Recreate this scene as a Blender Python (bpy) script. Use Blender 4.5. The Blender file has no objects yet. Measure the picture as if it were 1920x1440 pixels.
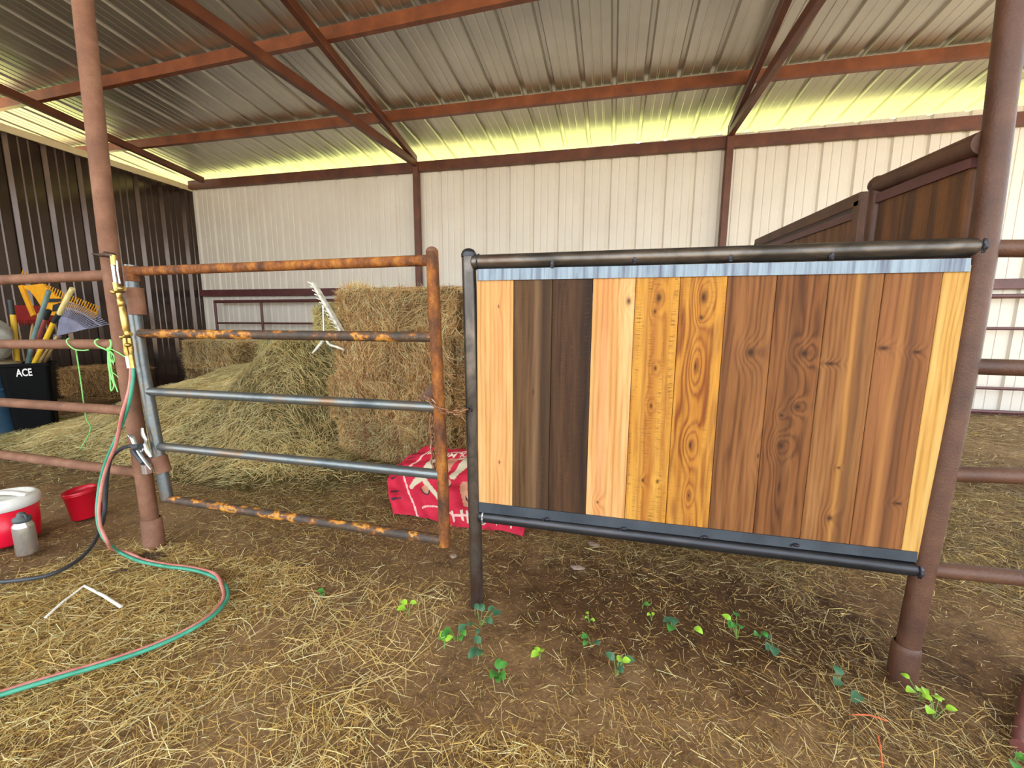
import bpy, math, random
import numpy as np
from mathutils import Vector, Matrix
random.seed(7)
PI = math.pi
scn = bpy.context.scene
col = scn.collection

# ------------------------------------------------------------------ camera geometry (used to lay the measurements out in metres)
H = 1.14          # eye height
F = 760.0         # focal length in px of a 1920 wide frame
YAW, PITCH, ROLL = -.24148, .142415, -.005528
YF = 1.46         # fence line
YW = 6.764        # back wall
cy_, sy_ = math.cos(YAW), math.sin(YAW)
cp_, sp_ = math.cos(PITCH), math.sin(PITCH)
fw = Vector((sy_*cp_, cy_*cp_, -sp_)); rt = Vector((cy_, -sy_, 0)); dn = fw.cross(rt)
cr_, sr_ = math.cos(ROLL), math.sin(ROLL)
rt, dn = rt*cr_+dn*sr_, -rt*sr_+dn*cr_
EYE = Vector((0, 0, H))
def ray(x, y): return rt*((x-960)/F)+dn*((y-720)/F)+fw
def at(x, y, Y): d = ray(x, y); return EYE+d*(Y/d.y)
def gnd(x, y, z=0.0): d = ray(x, y); return EYE+d*((z-H)/d.z)
def onx(x, y, X): d = ray(x, y); return EYE+d*(X/d.x)
ROOF0, RS = 3.923, 1/12.
def roofz(y): return ROOF0+(YW-y)*RS
def onroof(x, y, dz=0.0):
    d = ray(x, y); t = (ROOF0+dz+RS*YW-H)/(d.z+RS*d.y); return EYE+d*t

cam = bpy.data.cameras.new('camera'); cam.sensor_width = 36; cam.lens = F/1920*36
cam.clip_start = .02; cam.clip_end = 500
co = bpy.data.objects.new('camera', cam); col.objects.link(co); scn.camera = co
M = Matrix.Identity(4)
for i, v in enumerate((rt, -dn, -fw)):
    for j in range(3): M[j][i] = v[j]
M.translation = EYE
co.matrix_world = M

# ------------------------------------------------------------------ materials
def lin(h):
    if isinstance(h, str):
        h = h.lstrip('#'); h = [int(h[i:i+2], 16)/255 for i in (0, 2, 4)]
    return tuple((c/12.92 if c <= .04045 else ((c+.055)/1.055)**2.4) for c in h)+(1.,)
class NT:
    def __init__(s, name):
        s.m = bpy.data.materials.new(name); s.m.use_nodes = True; s.t = s.m.node_tree
        s.b = s.t.nodes['Principled BSDF']
    def n(s, ty, **kw):
        nd = s.t.nodes.new(ty)
        for k, v in kw.items():
            if k.startswith('i_'):
                key = k[2:]; key = int(key) if key.isdigit() else key.replace('_', ' ')
                nd.inputs[key].default_value = v
            else: setattr(nd, k, v)
        return nd
    def l(s, a, b): s.t.links.new(a, b)
    def math(s, op, a, b=None, c=None, clamp=False):
        nd = s.t.nodes.new('ShaderNodeMath'); nd.operation = op; nd.use_clamp = clamp
        for i, v in enumerate((a, b, c)):
            if v is None: continue
            if isinstance(v, (int, float)): nd.inputs[i].default_value = v
            else: s.l(v, nd.inputs[i])
        return nd.outputs[0]
    def coords(s, scale=(1, 1, 1), kind='Object'):
        tc = s.n('ShaderNodeTexCoord'); mp = s.n('ShaderNodeMapping'); mp.inputs['Scale'].default_value = scale
        s.l(tc.outputs[kind], mp.inputs[0]); return mp.outputs[0]
    def noise(s, vec, scale, detail=4, rough=.55, dist=0):
        nd = s.n('ShaderNodeTexNoise'); nd.inputs['Scale'].default_value = scale; nd.inputs['Detail'].default_value = detail
        nd.inputs['Roughness'].default_value = rough; nd.inputs['Distortion'].default_value = dist
        s.l(vec, nd.inputs['Vector']); return nd.outputs[0]
    def ramp(s, fac, stops):
        nd = s.n('ShaderNodeValToRGB'); cr = nd.color_ramp
        while len(cr.elements) < len(stops): cr.elements.new(.5)
        for e, (p, c) in zip(cr.elements, stops): e.position = p; e.color = lin(c) if not isinstance(c, float) else (c, c, c, 1)
        s.l(fac, nd.inputs[0]); return nd.outputs[0]
    def mix(s, fac, a, b, mode='MIX'):
        nd = s.n('ShaderNodeMix', data_type='RGBA', blend_type=mode)
        for i, v in ((0, fac), (6, a), (7, b)):
            if isinstance(v, (int, float)): nd.inputs[i].default_value = v
            elif isinstance(v, (tuple, str)): nd.inputs[i].default_value = lin(v) if isinstance(v, str) else v
            else: s.l(v, nd.inputs[i])
        return nd.outputs[2]
    def bump(s, h, strength=.3, dist=.01):
        nd = s.n('ShaderNodeBump'); nd.inputs['Strength'].default_value = strength; nd.inputs['Distance'].default_value = dist
        s.l(h, nd.inputs['Height']); s.l(nd.outputs[0], s.b.inputs['Normal'])
def mat(name, stops, scale=8, stretch=(1, 1, 1), rough=.6, metal=0., bump=.2, bscale=None, detail=5, dist=0, spec=.5, fine=None):
    """noise driven colour: stops [(pos,hex)...]; fine=(scale,amount) adds small speckle"""
    T = NT(name); v = T.coords(stretch)
    n = T.noise(v, scale, detail, .6, dist); c = T.ramp(n, stops)
    if fine:
        n2 = T.noise(T.coords(), fine[0], 3, .7); g = T.ramp(n2, [(.3, 1-fine[1]), (.7, 1.0)])
        c = T.mix(1.0, c, g, 'MULTIPLY')
    T.l(c, T.b.inputs['Base Color'])
    T.b.inputs['Roughness'].default_value = rough; T.b.inputs['Metallic'].default_value = metal
    T.b.inputs['Specular IOR Level'].default_value = spec
    if bump: T.bump(T.noise(v, bscale or scale*3, 4), bump, .004)
    return T.m
def flat(name, c, rough=.5, metal=0., spec=.5):
    return mat(name, [(.3, c), (.7, c)], 5, rough=rough, metal=metal, bump=0, spec=spec)

MT = {}
MT['rust'] = mat('brown_rusty_pipe', [(.25, '#684430'), (.5, '#82573f'), (.75, '#996e54')], 9, rough=.75, bump=.35, bscale=160, fine=(220, .25))
MT['rust_dark'] = mat('dark_brown_pipe', [(.25, '#3f2417'), (.5, '#573523'), (.75, '#6d4831')], 7, rough=.55, bump=.35, bscale=160, fine=(200, .25))
MT['gate_orange'] = mat('orange_rust_pipe', [(.3, '#4a2e1c'), (.43, '#74421c'), (.55, '#9a591c'), (.7, '#ba7a2a')], 22, (1, 1, .45), rough=.8, bump=.5, bscale=120, fine=(90, .45))
MT['gate_mid'] = mat('patchy_rust_pipe', [(.4, '#453a32'), (.52, '#5e432c'), (.57, '#a8641c'), (.62, '#dd9a38'), (.7, '#6e4a2c')], 24, (.6, 1, 1), rough=.6, bump=.5, bscale=90, fine=(80, .4))
MT['gate_steel'] = mat('dark_bare_steel_pipe', [(.3, '#555c60'), (.5, '#747a7c'), (.62, '#7c756c'), (.74, '#8a6238')], 11, (.5, 1, 1), rough=.36, metal=.7, bump=.2, bscale=60)
MT['mill'] = mat('mill_scale_steel', [(.25, '#2a2624'), (.42, '#4b4642'), (.55, '#6b625a'), (.68, '#584034'), (.8, '#38322f')], 7, (.5, 2, .5), rough=.32, metal=.75, bump=.15, bscale=70, dist=.6)
MT['mill_dark'] = mat('dark_mill_scale_steel', [(.3, '#272729'), (.5, '#37373b'), (.75, '#4c4a4b')], 8, (.4, 2, 1), rough=.38, metal=.7, bump=.15, bscale=80)
MT['flat_bright'] = mat('blue_white_flat_bar', [(.3, '#46485a'), (.42, '#5f6672'), (.5, '#717c86'), (.62, '#7f8c94'), (.75, '#525466')], 9, (5, 1, .25), rough=.45, metal=.45, bump=.05)
MT['flat_dark'] = mat('slate_flat_bar', [(.3, '#3b4149'), (.6, '#4d545d'), (.8, '#5c636b')], 7, (1, 1, 1), rough=.45, metal=.5, bump=.05)
MT['weld'] = mat('weld_bead', [(.3, '#1d1b1e'), (.6, '#4a4850'), (.8, '#8d93a0')], 60, rough=.4, metal=.8, bump=.6, bscale=200)
MT['heat'] = mat('heat_tinted_steel', [(.3, '#8b94a5'), (.5, '#c3c8cf'), (.7, '#a48f75')], 25, rough=.35, metal=.8, bump=.1)
MT['truss'] = mat('rust_red_primer_steel', [(.3, '#4c2514'), (.55, '#63341d'), (.8, '#774529')], 4, rough=.5, bump=.08, bscale=60, fine=(120, .15))
MT['purlin'] = mat('orange_brown_primer_steel', [(.3, '#5c2d16'), (.55, '#773f20'), (.8, '#8c5230')], 4, rough=.45, bump=.08, bscale=60)
MT['girt'] = mat('maroon_steel', [(.3, '#4a2626'), (.6, '#5d3230'), (.8, '#6d423c')], 5, rough=.5, bump=.05)
MT['cream'] = mat('cream_trim_metal', [(.3, '#cdb98e'), (.7, '#dccaa2')], 3, rough=.5, bump=0)
MT['white_wall'] = mat('cream_white_ribbed_metal', [(.3, '#d2c8ba'), (.6, '#d9d0c2'), (.8, '#ded7ca')], 1.2, rough=.42, bump=.04, bscale=30, fine=(40, .04))
MT['dark_wall'] = mat('dark_brown_ribbed_metal', [(.3, '#453932'), (.7, '#52453d')], 2, rough=.16, metal=.75, bump=.02, bscale=12)
MT['roof'] = mat('zinc_roof_metal', [(.3, '#b2aea6'), (.6, '#c0bcb3'), (.8, '#cac6bd')], 1.5, rough=.36, metal=.8, bump=.03, bscale=14)
MT['dirt'] = None
MT['red_plastic'] = mat('red_plastic', [(.3, '#b3081d'), (.7, '#c80d26')], 5, rough=.38, bump=.02)
MT['cooler_red'] = mat('bright_red_plastic', [(.3, '#d50a2b'), (.7, '#e51236')], 5, rough=.32, bump=.02)
MT['white_plastic'] = mat('white_plastic', [(.3, '#d9d5cc'), (.7, '#f0eee6')], 18, rough=.4, bump=.02)
MT['bottle'] = mat('brushed_steel', [(.3, '#c6c3bd'), (.7, '#e2dfd8')], 20, (1, 1, .02), rough=.22, metal=.8, bump=0)
MT['black_plastic'] = flat('black_plastic', '#24282a', .5)
MT['grey_plastic'] = flat('dark_grey_plastic', '#4a4e4d', .5)
MT['black_bin'] = flat('black_bin_plastic', '#060607', .6, 0., .12)
MT['blue_bin'] = mat('slate_blue_plastic', [(.3, '#33506a'), (.7, '#456780')], 6, rough=.5, bump=.04)
MT['tan'] = mat('tan_lid', [(.3, '#8f8268'), (.7, '#b0a184')], 10, rough=.7)
MT['stone'] = mat('pale_grey_sack', [(.3, '#86847c'), (.55, '#a9a89e'), (.8, '#bfbeb4')], 9, rough=.9, bump=.3, bscale=40)
MT['yellow'] = mat('yellow_plastic', [(.3, '#d08a12'), (.7, '#eaa922')], 9, rough=.5)
MT['yellow_handle'] = mat('yellow_handle', [(.3, '#d9a51a'), (.7, '#efc53c')], 9, rough=.5)
MT['cream_handle'] = mat('pale_yellow_handle', [(.3, '#cdbb78'), (.7, '#e6d696')], 9, rough=.6)
MT['wood_handle'] = mat('wooden_handle', [(.3, '#a68352'), (.7, '#c8a670')], 9, (1, 1, .2), rough=.7)
MT['teal_handle'] = mat('grey_green_handle', [(.3, '#5b7371'), (.7, '#7d9490')], 9, rough=.6)
MT['pink_handle'] = mat('faded_red_handle', [(.3, '#9a4440'), (.7, '#b9605a')], 9, rough=.6)
MT['lavender'] = mat('lavender_grey_plastic', [(.3, '#75758c'), (.7, '#9696ac')], 9, rough=.5)
MT['dark_red'] = mat('dark_red_plastic', [(.3, '#6c1010'), (.7, '#8c1a14')], 9, rough=.5)
MT['brass'] = mat('brass', [(.3, '#9a7c3a'), (.7, '#c9b070')], 20, rough=.3, metal=.85, bump=.1)
MT['chrome'] = flat('bright_metal', '#d8dcdc', .25, .85)
MT['torch_dark'] = mat('sooty_copper', [(.3, '#2a211e'), (.7, '#52382e')], 20, rough=.5, metal=.5)
MT['hose_green'] = mat('green_rubber', [(.3, '#2d8468'), (.7, '#4aa184')], 14, rough=.5, bump=.05)
MT['hose_red'] = mat('faded_red_rubber', [(.3, '#b0655a'), (.7, '#d08c7e')], 14, rough=.55, bump=.05)
MT['cable'] = mat('black_rubber', [(.3, '#2b2d31'), (.7, '#44464b')], 14, rough=.5, bump=.05)
MT['twine_green'] = mat('bright_green_twine', [(.3, '#62c458'), (.7, '#a6e08c')], 60, rough=.8)
MT['twine_red'] = mat('dull_red_twine', [(.3, '#8a4538'), (.7, '#a8604e')], 60, rough=.8)
MT['twine_blue'] = mat('pale_blue_twine', [(.3, '#86a5ad'), (.7, '#adc5c8')], 60, rough=.8)
MT['twine_orange'] = mat('orange_twine', [(.3, '#c4552c'), (.7, '#dd7343')], 60, rough=.8)
MT['chain'] = mat('rusty_chain_steel', [(.3, '#5c3a28'), (.55, '#9a6a4a'), (.75, '#c8b8a4')], 60, rough=.55, metal=.4, bump=.2)
MT['white_paint'] = mat('chipped_white_paint', [(.3, '#8f8876'), (.5, '#d9d4c6'), (.75, '#efece2')], 26, rough=.6, bump=.2)
MT['rock'] = mat('pinkish_stone', [(.3, '#6c5648'), (.6, '#937a68'), (.8, '#a8917e')], 14, rough=.9, bump=.6, bscale=30)
MT['leaf'] = mat('green_leaf', [(.3, '#2f6a28'), (.6, '#4f9138'), (.8, '#6aa848')], 20, rough=.5, bump=.1)
MT['leaf_light'] = mat('yellow_green_leaf', [(.3, '#7fae28'), (.7, '#a8cf45')], 20, rough=.5, bump=.1)
MT['leaf_dark'] = mat('dark_bluish_leaf', [(.3, '#2c5238'), (.7, '#4f7a58')], 20, rough=.5, bump=.1)
MT['stem'] = flat('green_stem', '#6f8a3c', .6)
MT['old_pipe'] = mat('pinkish_rusty_pipe', [(.3, '#5e2e26'), (.6, '#7c463e'), (.8, '#94625a')], 12, rough=.7, bump=.4, bscale=90)
MT['bark'] = mat('damp_brown_clod', [(.3, '#2c1c10'), (.7, '#4e3822')], 30, rough=.9, bump=.6)
MT['letters'] = flat('white_letters', '#f0f0ee', .5)
MT['letters_bag'] = flat('cream_letters', '#e9d3b8', .6)

def attr_mat(name, rough=.75, spec=.25, trans=.3):
    T = NT(name); a = T.n('ShaderNodeAttribute'); a.attribute_name = 'tint'
    T.l(a.outputs['Color'], T.b.inputs['Base Color'])
    T.b.inputs['Roughness'].default_value = rough; T.b.inputs['Specular IOR Level'].default_value = spec
    tr = T.n('ShaderNodeBsdfTranslucent'); T.l(a.outputs['Color'], tr.inputs[0]); mx = T.n('ShaderNodeMixShader'); mx.inputs[0].default_value = trans
    T.l(T.b.outputs[0], mx.inputs[1]); T.l(tr.outputs[0], mx.inputs[2]); T.l(mx.outputs[0], T.t.nodes['Material Output'].inputs[0])
    return T.m
MT['hay'] = attr_mat('dry_hay')
MT['straw'] = attr_mat('golden_straw', .6, .35)

T = NT('trodden_earth'); v = T.coords()
n1 = T.noise(v, .9, 5, .6, .3); n2 = T.noise(v, 9, 6, .7); n3 = T.noise(v, 70, 3, .7)
c = T.ramp(n1, [(.3, '#6b5138'), (.5, '#8a6b4a'), (.7, '#a08260')])
c = T.mix(1.0, c, T.ramp(n2, [(.28, .45), (.5, .85), (.75, 1.0)]), 'MULTIPLY')
c = T.mix(T.ramp(n3, [(.52, 0.0), (.72, .7)]), c, '#a8875a')
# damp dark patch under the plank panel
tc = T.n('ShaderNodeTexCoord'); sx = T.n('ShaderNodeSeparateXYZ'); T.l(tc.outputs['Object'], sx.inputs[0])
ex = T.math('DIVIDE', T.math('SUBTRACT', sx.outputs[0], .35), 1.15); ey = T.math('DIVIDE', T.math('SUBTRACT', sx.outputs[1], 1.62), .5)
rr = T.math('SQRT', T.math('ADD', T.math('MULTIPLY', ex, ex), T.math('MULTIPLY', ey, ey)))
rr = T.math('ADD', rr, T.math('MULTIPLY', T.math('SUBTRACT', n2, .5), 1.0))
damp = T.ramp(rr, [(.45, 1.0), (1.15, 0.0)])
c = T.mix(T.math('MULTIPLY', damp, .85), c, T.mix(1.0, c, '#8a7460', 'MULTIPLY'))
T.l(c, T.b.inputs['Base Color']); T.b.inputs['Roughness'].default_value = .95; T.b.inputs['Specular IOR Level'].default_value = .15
T.bump(T.math('ADD', n2, T.math('MULTIPLY', n3, .5)), .7, .012)
MT['dirt'] = T.m
T = NT('pasture'); v = T.coords(); n1 = T.noise(v, .25, 6); c = T.ramp(n1, [(.3, '#86924a'), (.5, '#9aa058'), (.7, '#b8946a')])
T.l(c, T.b.inputs['Base Color']); T.b.inputs['Roughness'].default_value = .95; MT['pasture'] = T.m
MT['yard'] = mat('dry_yard_earth', [(.3, '#a8926c'), (.5, '#bba680'), (.7, '#c9b58e')], .4, rough=.95, bump=0)

# ------------------------------------------------------------------ mesh helpers
class MB:
    def __init__(s): s.v = []; s.f = []; s.sm = []; s.mi = []
    def add(s, vs, fs, smooth=False, mi=0):
        o = len(s.v); s.v += [tuple(p) for p in vs]
        for f in fs: s.f.append(tuple(i+o for i in f)); s.sm.append(smooth); s.mi.append(mi)
        return s
    def frame(s, d, up=None):
        d = d.normalized(); u = Vector(up) if up is not None else (Vector((0, 0, 1)) if abs(d.z) < .95 else Vector((0, 1, 0)))
        a = u.cross(d).normalized(); return a, d.cross(a)
    def tube(s, pts, r, n=14, caps=True, mi=0, closed=False, oval=1.):
        pts = [Vector(p) for p in pts]; N = len(pts)
        rs = r if isinstance(r, (list, tuple)) else [r]*N
        vs = []; a = None
        for i, p in enumerate(pts):
            if closed: d = pts[(i+1) % N]-pts[i-1]
            else: d = pts[min(i+1, N-1)]-pts[max(i-1, 0)]
            d = d.normalized() if d.length > 1e-9 else Vector((0, 0, 1))
            if a is None: a, b = s.frame(d)
            else:
                a = (a-d*a.dot(d)); a = a.normalized() if a.length > 1e-6 else s.frame(d)[0]
                b = d.cross(a)
            for k in range(n):
                t = 2*PI*k/n; vs.append(p+a*(math.cos(t)*rs[i])+b*(math.sin(t)*rs[i]*oval))
        fs = []
        for i in range(N if closed else N-1):
            j = (i+1) % N
            for k in range(n): fs.append((i*n+k, i*n+(k+1) % n, j*n+(k+1) % n, j*n+k))
        s.add(vs, fs, True, mi)
        if caps and not closed:
            o = len(s.v)
            s.add(vs[:n], [tuple(reversed(range(n)))], False, mi); s.add(vs[-n:], [tuple(range(n))], False, mi)
        return s
    def pipe(s, a, b, r, n=18, mi=0): return s.tube([a, b], r, n, True, mi)
    def beam(s, a, b, w, h, up=None, mi=0, bev=0.):
        a, b = Vector(a), Vector(b); d = b-a; x, y = s.frame(d, up)
        vs = []
        if bev: prof = [(-w/2+bev, -h/2), (w/2-bev, -h/2), (w/2, -h/2+bev), (w/2, h/2-bev), (w/2-bev, h/2), (-w/2+bev, h/2), (-w/2, h/2-bev), (-w/2, -h/2+bev)]
        else: prof = [(-w/2, -h/2), (w/2, -h/2), (w/2, h/2), (-w/2, h/2)]
        return s.sweep(a, b, [(p, q) for p, q in prof], x, y, True, mi)
    def sweep(s, a, b, prof, x, y, closed=True, mi=0):
        n = len(prof); vs = [a+x*p+y*q for p, q in prof]+[b+x*p+y*q for p, q in prof]
        fs = [(k, (k+1) % n, n+(k+1) % n, n+k) for k in range(n if closed else n-1)]
        if closed: fs += [tuple(reversed(range(n))), tuple(range(n, 2*n))]
        return s.add(vs, fs, False, mi)
    def box(s, c, sz, rot=None, mi=0, bev=0.):
        c = Vector(c); R = rot or Matrix.Identity(3)
        return s.beam(c-R@Vector((0, 0, sz[2]/2)), c+R@Vector((0, 0, sz[2]/2)), sz[0], sz[1], up=R@Vector((0, 1, 0)), mi=mi, bev=bev)
    def lathe(s, prof, c, axis=(0, 0, 1), n=28, mi=0, smooth=True):
        c = Vector(c); ax = Vector(axis).normalized(); x, y = s.frame(ax)
        vs = []; m = len(prof)
        for r, h in prof:
            for k in range(n):
                t = 2*PI*k/n; vs.append(c+ax*h+x*(math.cos(t)*r)+y*(math.sin(t)*r))
        fs = [(i*n+k, i*n+(k+1) % n, (i+1)*n+(k+1) % n, (i+1)*n+k) for i in range(m-1) for k in range(n)]
        return s.add(vs, fs, smooth, mi)
    def ball(s, c, r, sc=(1, 1, 1), n=16, m=10, mi=0, rot=None):
        c = Vector(c); R = rot or Matrix.Identity(3); vs = []
        for i in range(m+1):
            ph = PI*i/m
            for k in range(n):
                t = 2*PI*k/n
                vs.append(c+R@Vector((r*sc[0]*math.sin(ph)*math.cos(t), r*sc[1]*math.sin(ph)*math.sin(t), r*sc[2]*math.cos(ph))))
        fs = [(i*n+k, (i+1)*n+k, (i+1)*n+(k+1) % n, i*n+(k+1) % n) for i in range(m) for k in range(n)]
        return s.add(vs, fs, True, mi)
    def build(s, name, m, parent=None, base=None, kind=None):
        off = Vector(base) if base is not None else (root_loc(parent) if parent else Vector((0, 0, 0)))
        me = bpy.data.meshes.new(name)
        me.from_pydata([(p[0]-off.x, p[1]-off.y, p[2]-off.z) for p in s.v], [], s.f)
        me.polygons.foreach_set('use_smooth', s.sm); me.polygons.foreach_set('material_index', s.mi)
        for x in (m if isinstance(m, (list, tuple)) else [m]): me.materials.append(MT[x] if isinstance(x, str) else x)
        me.update()
        o = bpy.data.objects.new(name, me); col.objects.link(o)
        if parent: o.parent = parent
        else: o.location = off
        if kind: o['kind'] = kind
        return o
def root_loc(o):
    while o.parent: o = o.parent
    return Vector(o.location)
def tag(o, label, cat, group=None, kind=None):
    o['label'] = label; o['category'] = cat
    if group: o['group'] = group
    if kind: o['kind'] = kind
    return o
def thing(name, loc, label, cat, group=None):
    e = bpy.data.objects.new(name, None); e.empty_display_size = .05; col.objects.link(e); e.location = loc
    return tag(e, label, cat, group)
def smooth_path(P, per=8, closed=False):
    P = [Vector(p) for p in P]; out = []; N = len(P)
    for i in range(N-1):
        p0, p1, p2, p3 = P[max(i-1, 0)], P[i], P[i+1], P[min(i+2, N-1)]
        for k in range(per):
            t = k/per
            out.append(.5*((2*p1)+(p2-p0)*t+(2*p0-5*p1+4*p2-p3)*t*t+(3*p1-p0-3*p2+p3)*t**3))
    out.append(P[-1]); return out

# ------------------------------------------------------------------ strands (hay, straw): ribbons with a crease
RNG = np.random.default_rng(11)
def strand_arrays(P, D, L, W, C, bend=.25, N=None):
    n = len(P); D = D/np.linalg.norm(D, axis=1, keepdims=True)
    R = RNG.normal(size=(n, 3)) if N is None else N+RNG.normal(size=(n, 3))*.35
    side = np.cross(D, R); side /= np.linalg.norm(side, axis=1, keepdims=True)+1e-9
    nor = np.cross(side, D)
    L = L[:, None]; W = W[:, None]
    mid = nor*L*bend*RNG.uniform(-1, 1, (n, 1)) + side*L*bend*RNG.uniform(-1, 1, (n, 1))
    a = P-D*L*.5; b = P+mid*.5; c = P+D*L*.5
    V = np.stack([a-side*W*.5, a+side*W*.5, b-side*W*.5, b+side*W*.5, c-side*W*.25, c+side*W*.25], 1).reshape(-1, 3)
    base = (np.arange(n)*6)[:, None]
    Fq = np.concatenate([base+[[0, 1, 3, 2]], base+[[2, 3, 5, 4]]], 1).reshape(-1, 4)
    CC = np.repeat(np.concatenate([C, np.ones((n, 1))], 1), 6, 0)
    return V, Fq, CC
def mesh_np(name, parts, mats, off=(0, 0, 0)):
    """parts: list of (V, quads, colour)"""
    V = np.concatenate([p[0] for p in parts]); nv = 0; Q = []; C = []
    for v, q, c in parts: Q.append(q+nv); nv += len(v); C.append(c)
    Q = np.concatenate(Q); C = np.concatenate(C)
    me = bpy.data.meshes.new(name)
    me.vertices.add(len(V)); me.vertices.foreach_set('co', (V-np.array(off)).astype(np.float32).ravel())
    me.loops.add(len(Q)*4); me.loops.foreach_set('vertex_index', Q.astype(np.int32).ravel())
    me.polygons.add(len(Q)); me.polygons.foreach_set('loop_start', np.arange(0, len(Q)*4, 4, dtype=np.int32))
    me.update(calc_edges=True); me.validate()
    at_ = me.color_attributes.new('tint', 'FLOAT_COLOR', 'POINT'); at_.data.foreach_set('color', C.astype(np.float32).ravel())
    for m in mats: me.materials.append(MT[m])
    return me
GAIN = [1.3]
def pal(hexes, n, jit=.12, w=None):
    A = np.array([lin(h)[:3] for h in hexes]); i = RNG.choice(len(hexes), n, p=w)
    return np.clip(A[i]*RNG.uniform(1-jit, 1+jit, (n, 1))*GAIN[0], 0, .9)
_K = RNG.normal(size=(14, 3)); _PH = RNG.uniform(0, 6.28, 14)
def fn(x, y, z=0., s=1.):      # smooth pseudo noise about 0, range about +-1
    t = 0
    for k in range(14): t = t+np.sin((_K[k, 0]*x+_K[k, 1]*y+_K[k, 2]*z)*s*(1+.35*(k % 5))+_PH[k])/(1+.3*(k % 5))
    return t/6.

# ================================================================== THE SETTING
def grid_mesh(name, xs, ys, zf, m, kind='structure'):
    X, Y = np.meshgrid(xs, ys); Z = zf(X, Y); V = np.stack([X, Y, Z], -1).reshape(-1, 3); nx = len(xs); ny = len(ys)
    i = (np.arange(ny-1)[:, None]*nx+np.arange(nx-1)).ravel(); Q = np.stack([i, i+1, i+nx+1, i+nx], 1)
    me = bpy.data.meshes.new(name); me.from_pydata(V.tolist(), [], Q.tolist()); me.polygons.foreach_set('use_smooth', [True]*len(Q))
    me.materials.append(MT[m]); o = bpy.data.objects.new(name, me); col.objects.link(o)
    if kind: o['kind'] = kind
    return o
def floor_z(x, y): return .012*fn(x, y, 0, 2.2)+.006*fn(x, y, 3., 9)-.012
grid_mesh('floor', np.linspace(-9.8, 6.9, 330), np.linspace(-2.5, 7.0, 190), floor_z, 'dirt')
mb = MB(); s_ = 60
mb.add([(-s_, -s_, -.05), (s_, -s_, -.05), (s_, 7.0, -.05), (-s_, 7.0, -.05)], [(0, 1, 2, 3)])
mb.build('floor_outdoor', 'yard', kind='structure')
mb = MB(); mb.add([(-s_, 7.0, -.05), (s_, 7.0, -.05), (s_, s_, -.05), (-s_, s_, -.05)], [(0, 1, 2, 3)])
mb.build('floor_pasture', 'pasture', kind='structure')

def ribbed(name, u0, u1, phase, per, place, m, depth=.028, prof=None):
    """sheet with one deep rib and two small ones per period; place(u, d, end) -> point, d = depth away from the room"""
    us = []; k = math.floor((u0-phase)/per)
    while phase+k*per < u1+per:
        o = phase+k*per
        for du, d in (prof or ((0, 0), (.020, depth), (.062, depth), (.082, 0), (.165, 0), (.171, .005), (.186, .005), (.192, 0), (.275, 0), (.281, .005), (.296, .005), (.302, 0))):
            u = o+du*per/.4
            if u0 <= u <= u1: us.append((u, d))
        k += 1
    us = [(u0, 0)]+us+[(u1, 0)]
    vs = [place(u, d, 0) for u, d in us]+[place(u, d, 1) for u, d in us]; n = len(us)
    mb = MB(); mb.add(vs, [(i, i+1, n+i+1, n+i) for i in range(n-1)])
    return mb.build(name, m, kind='structure')
XL = -8.25; XR = 6.5
ribbed('wall_back', XL-.06, XR, .29-.082, .4, lambda u, d, e: (u, YW+d, (-.08, 3.86)[e]), 'white_wall')
ribbed('wall_left', -1.6, YW+.05, .1, .4, lambda u, d, e: (XL-d, u, (-.08, 3.80)[e]), 'dark_wall', prof=((0, 0), (.008, .045), (.030, .045), (.085, 0), (.17, 0), (.172, .010), (.180, .010), (.194, 0), (.275, 0), (.277, .010), (.285, .010), (.299, 0)))
YR0, YR1 = -3.2, 7.15
ribbed('ceiling', -9.9, 6.7, .262-.03, .3755, lambda u, d, e: (u, (YR0, YR1)[e], roofz((YR0, YR1)[e])+.09+d), 'roof', .034)
mb = MB(); mb.beam((XL-.01, -1.6, 3.80), (XL-.01, YW-.01, 3.80), .05, .10, bev=.004)
mb.build('trim_1', 'cream', kind='structure')

# ------------------------------------------------------------------ steel frame of the shed
def csec(a, b, h, w, up=(0, 0, 1), mi=0, mb=None, t=.006, flip=1):
    """lipped C-section lying along a-b, web height h, flange w, open towards the camera side"""
    mb = mb or MB(); a, b = Vector(a), Vector(b); d = (b-a).normalized(); y = Vector(up); x = y.cross(d).normalized()*flip; y = d.cross(x)*flip
    l = .02
    prof = [(w/2, h/2-l), (w/2, h/2), (-w/2, h/2), (-w/2, -h/2), (w/2, -h/2), (w/2, -h/2+l),
            (w/2-t, -h/2+l), (w/2-t, -h/2+t), (-w/2+t, -h/2+t), (-w/2+t, h/2-t), (w/2-t, h/2-t), (w/2-t, h/2-l)]
    n = len(prof); vs = [a+x*p+y*q for p, q in prof]+[b+x*p+y*q for p, q in prof]
    fs = [(k, (k+1) % n, n+(k+1) % n, n+k) for k in range(n)]
    mb.add(vs, fs); return mb
def ext(a, b, xa, xb):
    a, b = Vector(a), Vector(b); d = (b-a)/(b.x-a.x); return a+d*(xa-a.x), a+d*(xb-a.x)
a, b = ext(onroof(205, 277), onroof(1915, 88), -9.6, 6.5)
PUR = []
o = csec(a, b, .125, .06).build('roof_purlin', 'purlin', base=(a+b)/2)
tag(o, 'rust red steel roof purlin nearest the back wall', 'beam', 'steel purlins under the roof sheets'); PUR.append(o)
a, b = ext(onroof(0, 197), onroof(960, -8), -9.6, 6.5)
o = csec(a, b, .125, .06).build('roof_purlin', 'purlin', base=(a+b)/2)
tag(o, 'rust red steel roof purlin running out of the top of the picture', 'beam', 'steel purlins under the roof sheets')
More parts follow.
